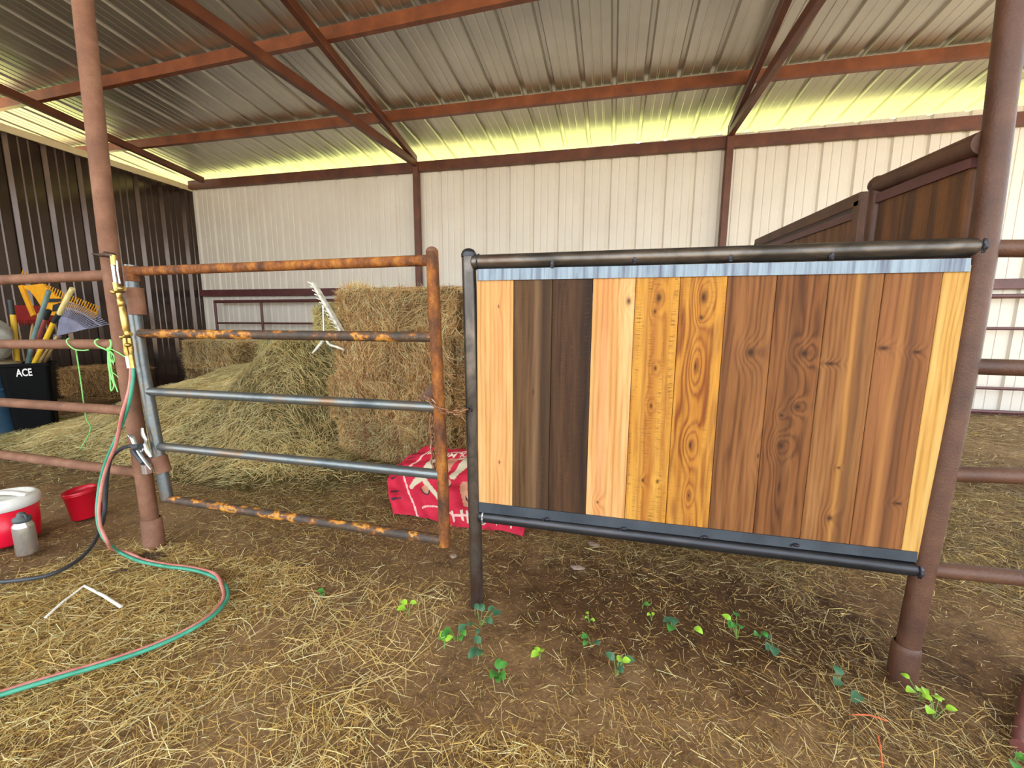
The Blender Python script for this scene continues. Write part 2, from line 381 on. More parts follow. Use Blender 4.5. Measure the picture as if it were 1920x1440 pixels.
# eave beam along the top of the back wall
a, b = at(365, 347, YW-.06), at(1920, 223, YW-.06); a, b = ext(a, b, XL+.02, 6.4)
mb = csec(a, b, .15, .07)
for x in (-3.35, 1.5): mb.beam((x, YW-.1, 3.78), (x, YW-.1, 3.93), .1, .012, up=(0, 1, 0))
o = mb.build('eave_beam', 'truss', base=(a+b)/2); tag(o, 'long rust brown steel beam along top of the white wall', 'beam')
# wall posts
for x0, x1, xt, lab in ((785, 793, -3.33, 'slim rusty square post on white wall behind the gate and bales'), (1370, 1357, 1.49, 'slim rusty square post on white wall above the plank panel')):
    mb = MB(); mb.beam((xt, YW-.085, 0), (xt, YW-.085, 3.80), .095, .1, up=(0, 1, 0), bev=.008)
    o = mb.build('wall_post', 'truss', base=(xt, YW-.085, 0)); tag(o, lab, 'post', 'steel posts along the back wall')
# trusses: rafter, lower chord and heel
def truss(xt, top_px, bot_px, heel, label, web=True):
    base = Vector((xt, YW-.1, 3.86)); root = thing('roof_truss', base, label, 'beam', 'trusses under the roof')
    h = Vector(heel)
    def far(p):
        d = (p-h); return h+d*((h.y+1.5)/(h.y-p.y))
    tp = onroof(*top_px, dz=-.115); MB().beam(h, far(tp), .075, .10, bev=.006).build('rafter', 'truss', root)
    if bot_px is not None:
        bp = bot_px; MB().beam(h-Vector((0, 0.02, .07)), far(bp), .075, .11, bev=.006).build('lower_chord', 'truss', root)
        f = far(bp); q = far(tp)
        for i, t in enumerate(()):
            MB().beam(h.lerp(f, t), h.lerp(q, min(1, t+.12)), .04, .05).build('web_strut', 'truss', root)
    return root
def on_z(x, y, z): d = ray(x, y); return EYE+d*((z-H)/d.z)
truss(-3.33, (540, 0), on_z(350, 0, 3.74), (-3.33, YW-.12, 3.90), 'rusty roof truss meeting the wall post behind the gate')
truss(1.49, (1474, 0), on_z(1527, 0, 3.84), (1.49, YW-.12, 3.90), 'rusty roof truss meeting the wall post above the plank panel')
truss(-8.0, (0, 166), None, onroof(380, 338, -.1), 'rusty roof rafter beside the cream trim of dark wall')
# horizontal girts on the white wall
g = MB(); g.beam((XL+.03, YW-.045, 1.765), (6.4, YW-.045, 1.70), .09, .13, bev=.006)
tag(g.build('wall_girt', 'girt', base=(0, YW-.045, 1.73)), 'thick maroon rail running along the white wall behind bales', 'rail')
g = MB(); g.beam((XL+.03, YW-.03, .02), (6.4, YW-.03, .02), .05, .07)
tag(g.build('base_rail', 'girt', base=(0, YW-.03, .02)), 'maroon bottom rail where white wall meets the ground', 'rail')

def cattle_panel(x0, x1, zs, rr, posts, label, yy=YW-.2):
    root = thing('livestock_panel', ((x0+x1)/2, yy, 0), label, 'fence panel', 'maroon livestock panels against the white wall')
    for z, r in zip(zs, rr): MB().pipe((x0, yy, z), (x1, yy, z), r, 12).build('rail', 'girt', root)
    for x in posts: MB().pipe((x, yy, 0.02), (x, yy, zs[0]+.02), .024, 12).build('upright', 'girt', root)
    return root
cattle_panel(at(403, 568, YW-.2).x, -4.1, (1.585, 1.165, .745, .36), (.03, .018, .018, .018), (at(403, 568, YW-.2).x, at(492, 600, YW-.2).x, -4.1), 'maroon livestock panel in corner behind the loose hay')
cattle_panel(2.2, 6.3, (1.545, 1.14, .37, .06), (.03, .02, .02, .02), (2.2, 6.3), 'maroon livestock panel at white wall beyond the right post')

# ================================================================== LEFT PIPE FENCE
def bent(pts, r, n=20): return MB().tube(smooth_path(pts, 6), r, n)
lf = thing('pipe_fence', (-2.28, YF, 0), 'rusty brown pipe post with four rails beside the open gate', 'fence')
bent([(-2.262, YF, -.1), (-2.275, YF, .4), (-2.297, YF, .9), (-2.308, YF, 1.5), (-2.275, YF, 2.5), (-2.24, YF, 3.3), (-2.23, YF, roofz(YF)+.05)], .036).build('post', 'rust', lf)
mb = MB(); mb.lathe([(.037, .155), (.044, .15), (.045, -.02)], (-2.262, YF, .0)); mb.build('post_sleeve', 'rust', lf)
for (xa, ya), (xb, yb) in (((0, 525), (200, 516)), ((0, 645), (214, 645)), ((0, 754), (240, 770)), ((0, 852), (256, 886))):
    a, b = at(xa, ya, YF), at(xb, yb, YF); a, _ = ext(a, b, -6.6, 0); b = Vector((-2.29, YF, b.z))
    MB().pipe(a, b, .0245).build('rail', 'rust', lf)
MB().pipe((-6.6, YF, -.05), (-6.6, YF, roofz(YF)), .036).build('post', 'rust', lf)

# ================================================================== GATE
gr = at(250, 625, YF); gl = at(245, 520, YF)
gate = thing('pipe_gate', (-2.16, YF, .3), 'rusty orange five rail pipe gate in front of the hay', 'gate')
TL, TR, BL, BR = at(247, 509, YF), at(811, 487, YF), at(314, 935, YF), at(834, 1014, YF)
MB().tube([TL+Vector((0, 0, .03)), at(249, 560, YF), at(266, 680, YF), at(292, 820, YF), BL], .0255, 18).build('hinge_stile', 'gate_steel', gate)['label'] = 'dark bare steel hinge stile with rust stripe'
mb = MB(); mb.pipe(at(252, 540, YF), at(259, 590, YF), .033); mb.build('hinge_sleeve', 'rust', gate)
mb = MB(); mb.pipe(at(298, 855, YF), at(307, 885, YF), .033); mb.build('hinge_sleeve', 'rust', gate)
mb = MB(); q0, q1 = at(245, 500, YF), at(249, 528, YF); mb.pipe(q0, q1, .028); mb.build('hinge_cap', 'gate_orange', gate)
# hinge arms to the post
for y_ in (560, 868):
    p = at(255 if y_ < 700 else 302, y_, YF); MB().beam(p, Vector((-2.29, YF, p.z)), .02, .05).build('hinge_arm', 'rust_dark', gate)
MB().tube([at(810, 472, YF), at(815, 600, YF), at(823, 760, YF), at(830, 900, YF), at(834, 1022, YF)], .0235, 18).build('latch_stile', 'gate_orange', gate)
mb = MB(); mb.ball(at(810, 472, YF), .0235, (1, 1, .8)); mb.build('stile_cap', 'rust', gate)
for (xa, ya), (xb, yb), m, r in (((247, 509), (808, 488), 'gate_orange', .0205), ((262, 625), (815, 632), 'gate_mid', .0205), ((281, 734), (822, 764), 'gate_steel', .0205),
                                 ((301, 837), (828, 890), 'gate_steel', .0205), ((314, 935), (833, 1013), 'gate_mid', .0205)):
    MB().pipe(at(xa, ya, YF), at(xb, yb, YF), r).build('rail', m, gate)
# gusset plate
mb = MB(); p = [at(*q, YF) for q in ((786, 748), (820, 705), (822, 752))]; e = Vector((0, .004, 0))
mb.add([q-e for q in p]+[q+e for q in p], [(0, 1, 2), (5, 4, 3), (0, 3, 4, 1), (1, 4, 5, 2), (2, 5, 3, 0)]); mb.build('gusset', 'rust_dark', gate)

def link_mesh(c, d, up, L=.034, W=.019, r=.0032):
    d = d.normalized(); s = up.cross(d).normalized(); pts = []
    for k in range(16):
        t = 2*PI*k/16; x = math.cos(t); y = math.sin(t)
        pts.append(c+d*(x*W/2+(L-W)/2*(1 if x > 0 else -1)*min(1, abs(x)*3))+s*(y*W/2))
    return MB().tube(pts, r, 7, closed=True)
def chain(path, label, group, step=.026, m='chain', **kw):
    path = smooth_path(path, 12); root = thing('chain', path[0], label, 'chain', group)
    acc = 0; last = path[0]; k = 0
    for i in range(1, len(path)):
        acc += (path[i]-path[i-1]).length
        if acc >= step:
            acc = 0; d = path[i]-last; c = (path[i]+last)/2; last = path[i]
            up = Vector((0, 1, .3)) if k % 2 else Vector((.3, .2, 1)); 
            if abs(d.normalized().dot(up.normalized())) > .9: up = Vector((0, 1, 0)) if k % 2 else Vector((1, 0, 0))
            link_mesh(c, d, up, **kw).build('link', m, root); k += 1
    return root
YC = YF-.045
chain([at(797, 742, YC+.01), at(812, 755, YC), at(823, 768, YC), at(840, 772, YC), at(858, 774, YC), at(880, 766, YF-.04)], 'short rusty chain hooking the gate to the dark steel post', 'chains on the gate')
chain([at(809, 776, YF+.02), at(811, 830, YF+.02), at(814, 893, YF+.02)], 'rusty chain hanging straight down behind gate latch stile', 'chains on the gate', .022)

# ================================================================== PLANK PANEL
px0 = -.518
panel = thing('plank_fence', (.24, YF, 0), 'stall panel of mixed light and dark wooden planks in black pipe frame', 'panel')
P0, P1 = at(879, 478, YF), at(894, 1125, YF)
MB().tube([(P1.x, YF, -.08), (P1.x, YF, .1), P0.lerp(P1, .5), P0], .0262, 20).build('frame_post', 'mill', panel)
mb = MB(); mb.ball(P0+Vector((0, 0, .004)), .0262, (1, 1, .75)); mb.tube([P0+Vector((0, 0, -.008)), P0+Vector((0, 0, .004))], .0285, 20); mb.build('post_cap', 'mill_dark', panel)
TA, TB = at(888, 492, YF), at(1842, 463, YF); trail = MB().pipe(TA, TB, .0262, 22).build('top_rail', 'mill', panel)
BA, BB = at(900, 967, YF), at(1722, 1067, YF); brail = MB().pipe(BA, BB, .0235, 22).build('bottom_rail', 'mill_dark', panel)
# angle strips
def strip(name, m, pa, pb, pc, pd):  # corners tl,tr,br,bl in px on the front face
    q = [at(*p, YF-.018) for p in (pa, pb, pc, pd)]; e = Vector((0, .0045, 0)); e2 = Vector((0, .036, 0)); mb = MB()
    vs = q+[p+e for p in q]; mb.add(vs, [(3, 2, 1, 0), (4, 5, 6, 7), (0, 1, 5, 4), (2, 3, 7, 6), (1, 2, 6, 5), (3, 0, 4, 7)])
    i, j = (0, 1) if 'top' in name else (3, 2)
    up = Vector((0, 0, .0045 if 'top' in name else -.0045))
    a, b = q[i], q[j]; mb.add([a, b, b+e2, a+e2, a+up, b+up, b+e2+up, a+e2+up], [(0, 1, 2, 3), (7, 6, 5, 4), (0, 4, 5, 1), (1, 5, 6, 2), (2, 6, 7, 3), (3, 7, 4, 0)])
    return mb.build('angle_iron', m, panel)
strip('top', 'flat_bright', (895, 507), (1821, 487), (1820, 509), (895, 526))['label'] = 'bluish white angle iron strip'
strip('bottom', 'flat_dark', (897, 942), (1721, 1036), (1719, 1052), (898, 958))['label'] = 'dark slate angle iron strip'
# weld beads and tacks
def bead(c, r, ax, rr=.006, n=30):
    mb = MB(); x, y = mb.frame(Vector(ax)); pts = []
    for k in range(n): t = 2*PI*k/n; pts.append(Vector(c)+x*(math.cos(t)*(r+.002*math.sin(k*2.1)))+y*(math.sin(t)*(r+.002*math.cos(k*1.7))))
    return mb.tube(pts, rr, 8, closed=True)
bead(TB+Vector((-.012, 0, 0)), .0275, (1, 0, 0)).build('weld_bead', 'weld', trail)
bead(BB+Vector((-.006, 0, 0)), .025, (1, 0, 0)).build('weld_bead', 'weld', brail)
bead(TA+Vector((.02, 0, 0)), .0265, (1, 0, 0), .003).build('weld_bead', 'weld', trail)
bead(BA+Vector((.016, 0, 0)), .0242, (1, 0, 0), .004).build('weld_bead', 'heat', brail)
for x, y in ((1035, 496), (1190, 489), (1370, 485), (1560, 481)):
    p = at(x, y, YF-.024); mb = MB(); mb.box(p+Vector((0, .008, .002)), (.014, .02, .02), bev=.003); mb.ball(p+Vector((0, 0, -.006)), .006); mb.build('tack_weld', 'weld', trail)
for x, y in ((1025, 973), (1170, 991), (1322, 1007), (1493, 1022)):
    p = at(x, y, YF-.022); mb = MB(); mb.ball(p, .0065, (1.6, 1, .8)); mb.ball(p+Vector((-.012, 0, -.004)), .004); mb.build('tack_weld', 'weld', brail)
# eye loop on the post for the chain
p = at(881, 767, YF-.028); bead(p, .009, (0, 1, .3), .003, 16).build('chain_eye', 'mill_dark', panel)

# --- planks
def plank_mat(name, base, dark, light, freq=70, knots=(), streaks=(), contrast=.5, wob=.5, saw=0., seed=0., warm=None):
    """grain contours of a height field u*freq + noise + bumps at knots; all in metres across u and up v"""
    T = NT(name); tc = T.n('ShaderNodeTexCoord'); sp = T.n('ShaderNodeSeparateXYZ'); T.l(tc.outputs['Object'], sp.inputs[0])
    u, v = sp.outputs[0], sp.outputs[2]
    mp = T.n('ShaderNodeMapping'); mp.inputs['Scale'].default_value = (9, 1, 1.1); mp.inputs['Location'].default_value = (seed, seed*2, seed); T.l(tc.outputs['Object'], mp.inputs[0])
    nz = T.noise(mp.outputs[0], 1.6, 3, .5)
    g = T.math('ADD', T.math('MULTIPLY', u, freq), T.math('MULTIPLY', nz, wob*8))
    core = None
    for (kx, kz, a, b, K, dk) in knots:
        dx = T.math('DIVIDE', T.math('SUBTRACT', u, kx), a); dz = T.math('DIVIDE', T.math('SUBTRACT', v, kz), b)
        r2 = T.math('ADD', T.math('MULTIPLY', dx, dx), T.math('MULTIPLY', dz, dz))
        g = T.math('ADD', g, T.math('MULTIPLY', T.math('POWER', 2.718, T.math('MULTIPLY', r2, -.5)), K))
        c_ = T.math('MULTIPLY', T.math('POWER', 2.718, T.math('MULTIPLY', r2, -3.2/max(dk, .01)**2)), 1.0, clamp=True)
        core = c_ if core is None else T.math('MAXIMUM', core, c_)
    s = T.math('ADD', T.math('MULTIPLY', T.math('SINE', T.math('MULTIPLY', g, 6.283)), .5), .5)
    s = T.math('POWER', s, 1.8)
    c = T.mix(T.math('MULTIPLY', s, contrast), base, dark)
    mp2 = T.n('ShaderNodeMapping'); mp2.inputs['Scale'].default_value = (22, 1, 1.3); mp2.inputs['Location'].default_value = (seed*3, 0, seed); T.l(tc.outputs['Object'], mp2.inputs[0])
    n2 = T.noise(mp2.outputs[0], 1.3, 4, .6); c = T.mix(T.ramp(n2, [(.42, 0.0), (.68, .75)]), c, light)
    mp3 = T.n('ShaderNodeMapping'); mp3.inputs['Scale'].default_value = (420, 1, 9); T.l(tc.outputs['Object'], mp3.inputs[0])
    n3 = T.noise(mp3.outputs[0], 1., 3, .6); c = T.mix(1.0, c, T.ramp(n3, [(.3, .80), (.62, 1.0)]), 'MULTIPLY')
    for (sx, w, colr, amt) in streaks:     # long vertical stains, gently wandering
        wx = T.math('SUBTRACT', T.math('ADD', u, T.math('MULTIPLY', T.math('SUBTRACT', nz, .5), .03)), sx)
        e_ = T.math('DIVIDE', wx, w); e_ = T.math('POWER', 2.718, T.math('MULTIPLY', T.math('MULTIPLY', e_, e_), -1.))
        e_ = T.math('MULTIPLY', e_, T.math('MULTIPLY', T.ramp(n2, [(.2, .55), (.6, 1.0)]), amt), clamp=True)
        c = T.mix(e_, c, colr)
    if saw:                                 # saw marks across the plank
        mp4 = T.n('ShaderNodeMapping'); mp4.inputs['Scale'].default_value = (26, 1, 260); mp4.inputs['Location'].default_value = (seed, 0, 0); T.l(tc.outputs['Object'], mp4.inputs[0])
        n4 = T.noise(mp4.outputs[0], 1, 2, .6); n5 = T.noise(mp2.outputs[0], 2.2, 2)
        f = T.math('MULTIPLY', T.ramp(n4, [(.52, 0.0), (.62, 1.0)]), T.math('MULTIPLY', T.ramp(n5, [(.45, 0.0), (.6, 1.0)]), saw))
        c = T.mix(f, c, '#6b4a20')
    if core is not None: c = T.mix(T.math('MULTIPLY', core, .9), c, '#2a150b')
    T.l(c, T.b.inputs['Base Color']); T.b.inputs['Roughness'].default_value = .66; T.b.inputs['Specular IOR Level'].default_value = .2
    T.bump(T.math('ADD', s, n3), .12, .002)
    return T.m
PB = panel.location
ZT, ZB = at(930, 516, YF).z+.015, None
edges = [at(x, 520, YF-.008).x for x in (894, 963, 1033, 1110, 1190, 1275, 1363, 1455, 1553, 1660, 1766, 1819)]
edges = [edges[0]+i*(edges[10]-edges[0])/10 for i in range(11)]+[edges[11]]
lo = edges[0]-PB.x; bw = (edges[10]-edges[0])/10
def U(i, t): return edges[i]-PB.x+t*(edges[i+1]-edges[i])
SP = [
 ('light pine plank at left end of panel', '#c69258', '#a06c38', '#d8ac72', dict(freq=62, knots=[(U(0, .6), 1.21, .012, .03, .7, .4), (U(0, .63), .62, .014, .03, .8, .45)], streaks=[(U(0, .6), .022, '#c2794a', .35)], contrast=.6, wob=.15)),
 ('dark weathered brown plank with a black edge', '#523820', '#352214', '#6e5032', dict(freq=48, knots=[(U(1, .55), .9, .02, .1, .8, .2)], streaks=[(U(1, .85), .02, '#241913', .75), (U(1, .6), .012, '#7c5f46', .5)], contrast=.6, wob=.3, saw=.2)),
 ('darkest plank, blackish brown', '#3c2616', '#24160c', '#573c26', dict(freq=34, knots=[(U(2, .42), 1.0, .02, .28, 2.2, .0)], streaks=[(U(2, .9), .02, '#1f1510', .7)], contrast=.5, wob=.35, saw=.2)),
 ('pale pine plank with pink streak and slanting knot', '#c78f54', '#a06a36', '#dcb078', dict(freq=52, knots=[(U(3, .86), 1.225, .018, .03, 2.0, .8), (U(3, .3), .5, .016, .02, 1.4, .45)], streaks=[(U(3, .32), .016, '#b8714a', .5)], contrast=.6, wob=.2)),
 ('golden plank with row of small dark knots', '#b67d2e', '#87491a', '#cf9a44', dict(freq=26, knots=[(U(4, .55), 1.235, .018, .03, 1.6, 1.), (U(4, .47), 1.19, .012, .018, 1.2, .8), (U(4, .55), 1.0, .012, .02, 1.4, .8), (U(4, .5), .87, .012, .02, 1.2, .8), (U(4, .4), .6, .01, .016, 1.1, .9), (U(4, .75), .6, .01, .016, 1.1, .9)], streaks=[(U(4, .5), .016, '#8c4a1c', .6), (U(4, .3), .005, '#7c3f18', .5)], contrast=.65, wob=.5, saw=.8)),
 ('golden plank with bold flame grain and dark knots', '#b07428', '#6e3210', '#ca9440', dict(freq=30, knots=[(U(5, .52), 1.235, .022, .05, 3.6, .75), (U(5, .5), 1.17, .012, .018, 1.4, .9), (U(5, .45), 1.01, .018, .07, 3.8, .4), (U(5, .45), .74, .018, .05, 3.2, .55), (U(5, .5), .56, .012, .03, 2.0, .6)], streaks=[(U(5, .5), .022, '#8a4a1c', .4), (U(5, .25), .006, '#6a3414', .5)], contrast=.9, wob=.6, saw=.35)),
 ('mid brown plank with large round knot', '#7a4c26', '#4a2a14', '#956338', dict(freq=46, knots=[(U(6, .6), 1.06, .026, .032, 2.8, .9), (U(6, .95), .72, .02, .05, 1.5, .3)], streaks=[(U(6, .1), .01, '#3c2213', .5)], contrast=.7, wob=.5)),
 ('brown plank with four swirling knots', '#744622', '#442511', '#8c5c32', dict(freq=42, knots=[(U(7, .68), 1.06, .026, .028, 2.8, .85), (U(7, .66), .89, .02, .02, 2.2, .9), (U(7, .35), .86, .014, .014, 1.4, .8), (U(7, .4), .76, .024, .032, 3.0, .7), (U(7, .45), .62, .012, .09, 1.5, .3)], streaks=[(U(7, .45), .016, '#3c2414', .45)], contrast=.75, wob=.6)),
 ('brown plank with split knot at its edge', '#80512a', '#573216', '#9c6e40', dict(freq=62, knots=[(U(8, .2), 1.03, .03, .009, 1.2, 1.1), (U(8, .55), .53, .02, .022, 1.4, .8), (U(8, .6), .7, .012, .008, .6, .9)], streaks=[(U(8, .6), .010, '#b98342', .6), (U(8, .75), .012, '#452a18', .55)], contrast=.65, wob=.35)),
 ('brown plank with pale slanting scar', '#7a4c28', '#522e16', '#946038', dict(freq=62, knots=[(U(9, .15), 1.08, .03, .014, 1.4, .9), (U(9, .75), 1.07, .022, .012, 1.2, .8), (U(9, .8), .6, .024, .010, 1.0, .9)], streaks=[(U(9, .62), .012, '#43291a', .6), (U(9, .4), .010, '#a8743e', .5)], contrast=.6, wob=.35)),
 ('narrow pale yellow plank at right end of panel', '#c2914a', '#9a6a2c', '#d4ad68', dict(freq=50, knots=[(U(10, .8), 1.1, .02, .09, 1.2, .0)], streaks=[], contrast=.6, wob=.3)),
]
for i, (lab, c0, c1, c2, kw) in enumerate(SP):
    g = .0007; x0, x1 = edges[i]+g, edges[i+1]-g; y0, y1 = YF-.012, YF+.012
    def zbot(x): a, b = at(897, 953, YF), at(1721, 1046, YF); return a.z+(b.z-a.z)*(x-a.x)/(b.x-a.x)
    def ztop(x): a, b = at(895, 515, YF), at(1821, 498, YF); return a.z+(b.z-a.z)*(x-a.x)/(b.x-a.x)
    mb = MB(); b_ = .0015
    pts = []
    for x, y in ((x0+b_, y0), (x1-b_, y0), (x1, y0+b_), (x1, y1), (x0, y1), (x0, y0+b_)): pts.append((x, y))
    n = len(pts); vs = [(x, y, zbot(x)) for x, y in pts]+[(x, y, ztop(x)) for x, y in pts]
    mb.add(vs, [(k, (k+1) % n, n+(k+1) % n, n+k) for k in range(n)]+[tuple(reversed(range(n))), tuple(range(n, 2*n))])
    o = mb.build('plank', plank_mat('plank_%s' % 'abcdefghijk'[i], c0, c1, c2, seed=1.7*i, **kw), panel); o['label'] = lab

# ================================================================== RIGHT POST AND RAILS
rf = thing('pipe_fence', (.985, YF, 0), 'dark brown pipe post with four rails right of the plank panel', 'fence')
mb = MB(); mb.tube(smooth_path([(.968, YF, -.05), (.975, YF, .25), (.986, YF, .6), (.997, YF, 1.0), (.996, YF, 1.4), (.980, YF, 1.85), (.962, YF, 2.4), (.95, YF, 3.2), (.95, YF, roofz(YF)+.05)], 6), .0305, 24)
mb.build('post', 'rust_dark', rf)
mb = MB(); mb.lathe([(.031, .125), (.035, .12), (.0375, .105), (.039, -.03)], (.968, YF, 0)); mb.build('post_sleeve', 'rust_dark', rf)
for ya, yb, xa in ((466, 466, 1850), (687, 690, 1825), (889, 893, 1800), (1067, 1084, 1745)):
    a, b = at(xa, ya, YF), at(1918, yb, YF); _, b = ext(a, b, 0, 4.4); a, _ = ext(a, b, .99, 0)
    MB().pipe(a, b, .0235).build('rail', 'rust_dark', rf)
MB().pipe((4.4, YF, -.05), (4.4, YF, roofz(YF)), .0305).build('post', 'rust_dark', rf)

# ================================================================== DIVIDER FROM THE POST TO THE BACK
XD = .985
dv = thing('stall_divider', (XD, 2.2, 0), 'dark stained plank divider running back from the right post', 'panel')
q = at(1842, 270, YF+.05); MB().pipe((q.x-.02, YF+.01, q.z-.008), (XD, 1.955, 1.69), .032, 20).build('top_rail', 'rust_dark', dv)
MB().pipe((XD, 1.965, .42), (XD, 1.965, 1.685), .030, 20).build('upright', 'rust_dark', dv)
mb = MB(); mb.ball((XD, 1.975, 1.695), .033, (1, 1, 1)); mb.build('end_cap', 'rust_dark', dv)
ZN = at(1835, 303, YF+.05).z; MB().beam((XD-.005, YF+.04, ZN), (XD-.005, 1.94, 1.635), .03, .035).build('angle_iron', 'girt', dv)
MB().beam((XD-.005, YF+.04, .42), (XD-.005, 1.94, .42), .03, .035).build('angle_iron', 'girt', dv)
MT['stain'] = mat('dark_stained_plank', [(.28, '#331d10'), (.45, '#573217'), (.6, '#7a4a1e'), (.75, '#4a2c17')], 2.4, (3, 8, .5), rough=.55, bump=.2, bscale=30, dist=.4, fine=(60, .2))
ys = np.linspace(YF+.05, 1.93, 4)
for i in range(3):
    y0, y1 = ys[i]+.001, ys[i+1]-.001; z0 = .43
    zt = lambda y: ZN+(y-YF-.04)*((1.635-ZN)/.44)
    mb = MB(); vs = []
    for (y, z) in ((y0, z0), (y1, z0), (y1, zt(y1)), (y0, zt(y0))): vs += [(XD-.012, y, z), (XD+.012, y, z)]
    mb.add(vs, [(0, 2, 4, 6), (7, 5, 3, 1), (0, 1, 3, 2), (2, 3, 5, 4), (4, 5, 7, 6), (6, 7, 1, 0)]); mb.build('plank', 'stain', dv)
d2 = thing('divider_gate', (XD, 3.0, 0), 'dark framed plank gate beyond the divider, top edge sloping away', 'gate')
tA, tB = Vector((XD, 2.05, 1.665)), Vector((XD, 3.35, 1.735))
MB().beam(tA, tB, .05, .055, bev=.004).build('frame_rail', 'rust_dark', d2)
MB().beam((XD, 2.06, .15), (XD, 2.06, 1.66), .05, .055, up=(0, 1, 0), bev=.004).build('frame_stile', 'rust_dark', d2)
MB().beam((XD, 3.33, .15), (XD, 3.33, 1.73), .05, .055, up=(0, 1, 0), bev=.004).build('frame_stile', 'rust_dark', d2)
MB().beam((XD, 2.07, .18), (XD, 3.32, .18), .05, .055).build('frame_rail', 'rust_dark', d2)
MB().beam((XD-.012, 2.1, 1.61), (XD-.012, 3.3, 1.675), .012, .03).build('angle_iron', 'girt', d2)
ys = np.linspace(2.09, 3.3, 10)
for i in range(9):
    y0, y1 = ys[i]+.001, ys[i+1]-.001; zt = lambda y: 1.62+(y-2.1)*.054
    mb = MB(); vs = []
    for (y, z) in ((y0, .2), (y1, .2), (y1, zt(y1)), (y0, zt(y0))): vs += [(XD-.01, y, z), (XD+.01, y, z)]
    mb.add(vs, [(0, 2, 4, 6), (7, 5, 3, 1), (0, 1, 3, 2), (2, 3, 5, 4), (4, 5, 7, 6), (6, 7, 1, 0)]); mb.build('plank', 'stain', d2)

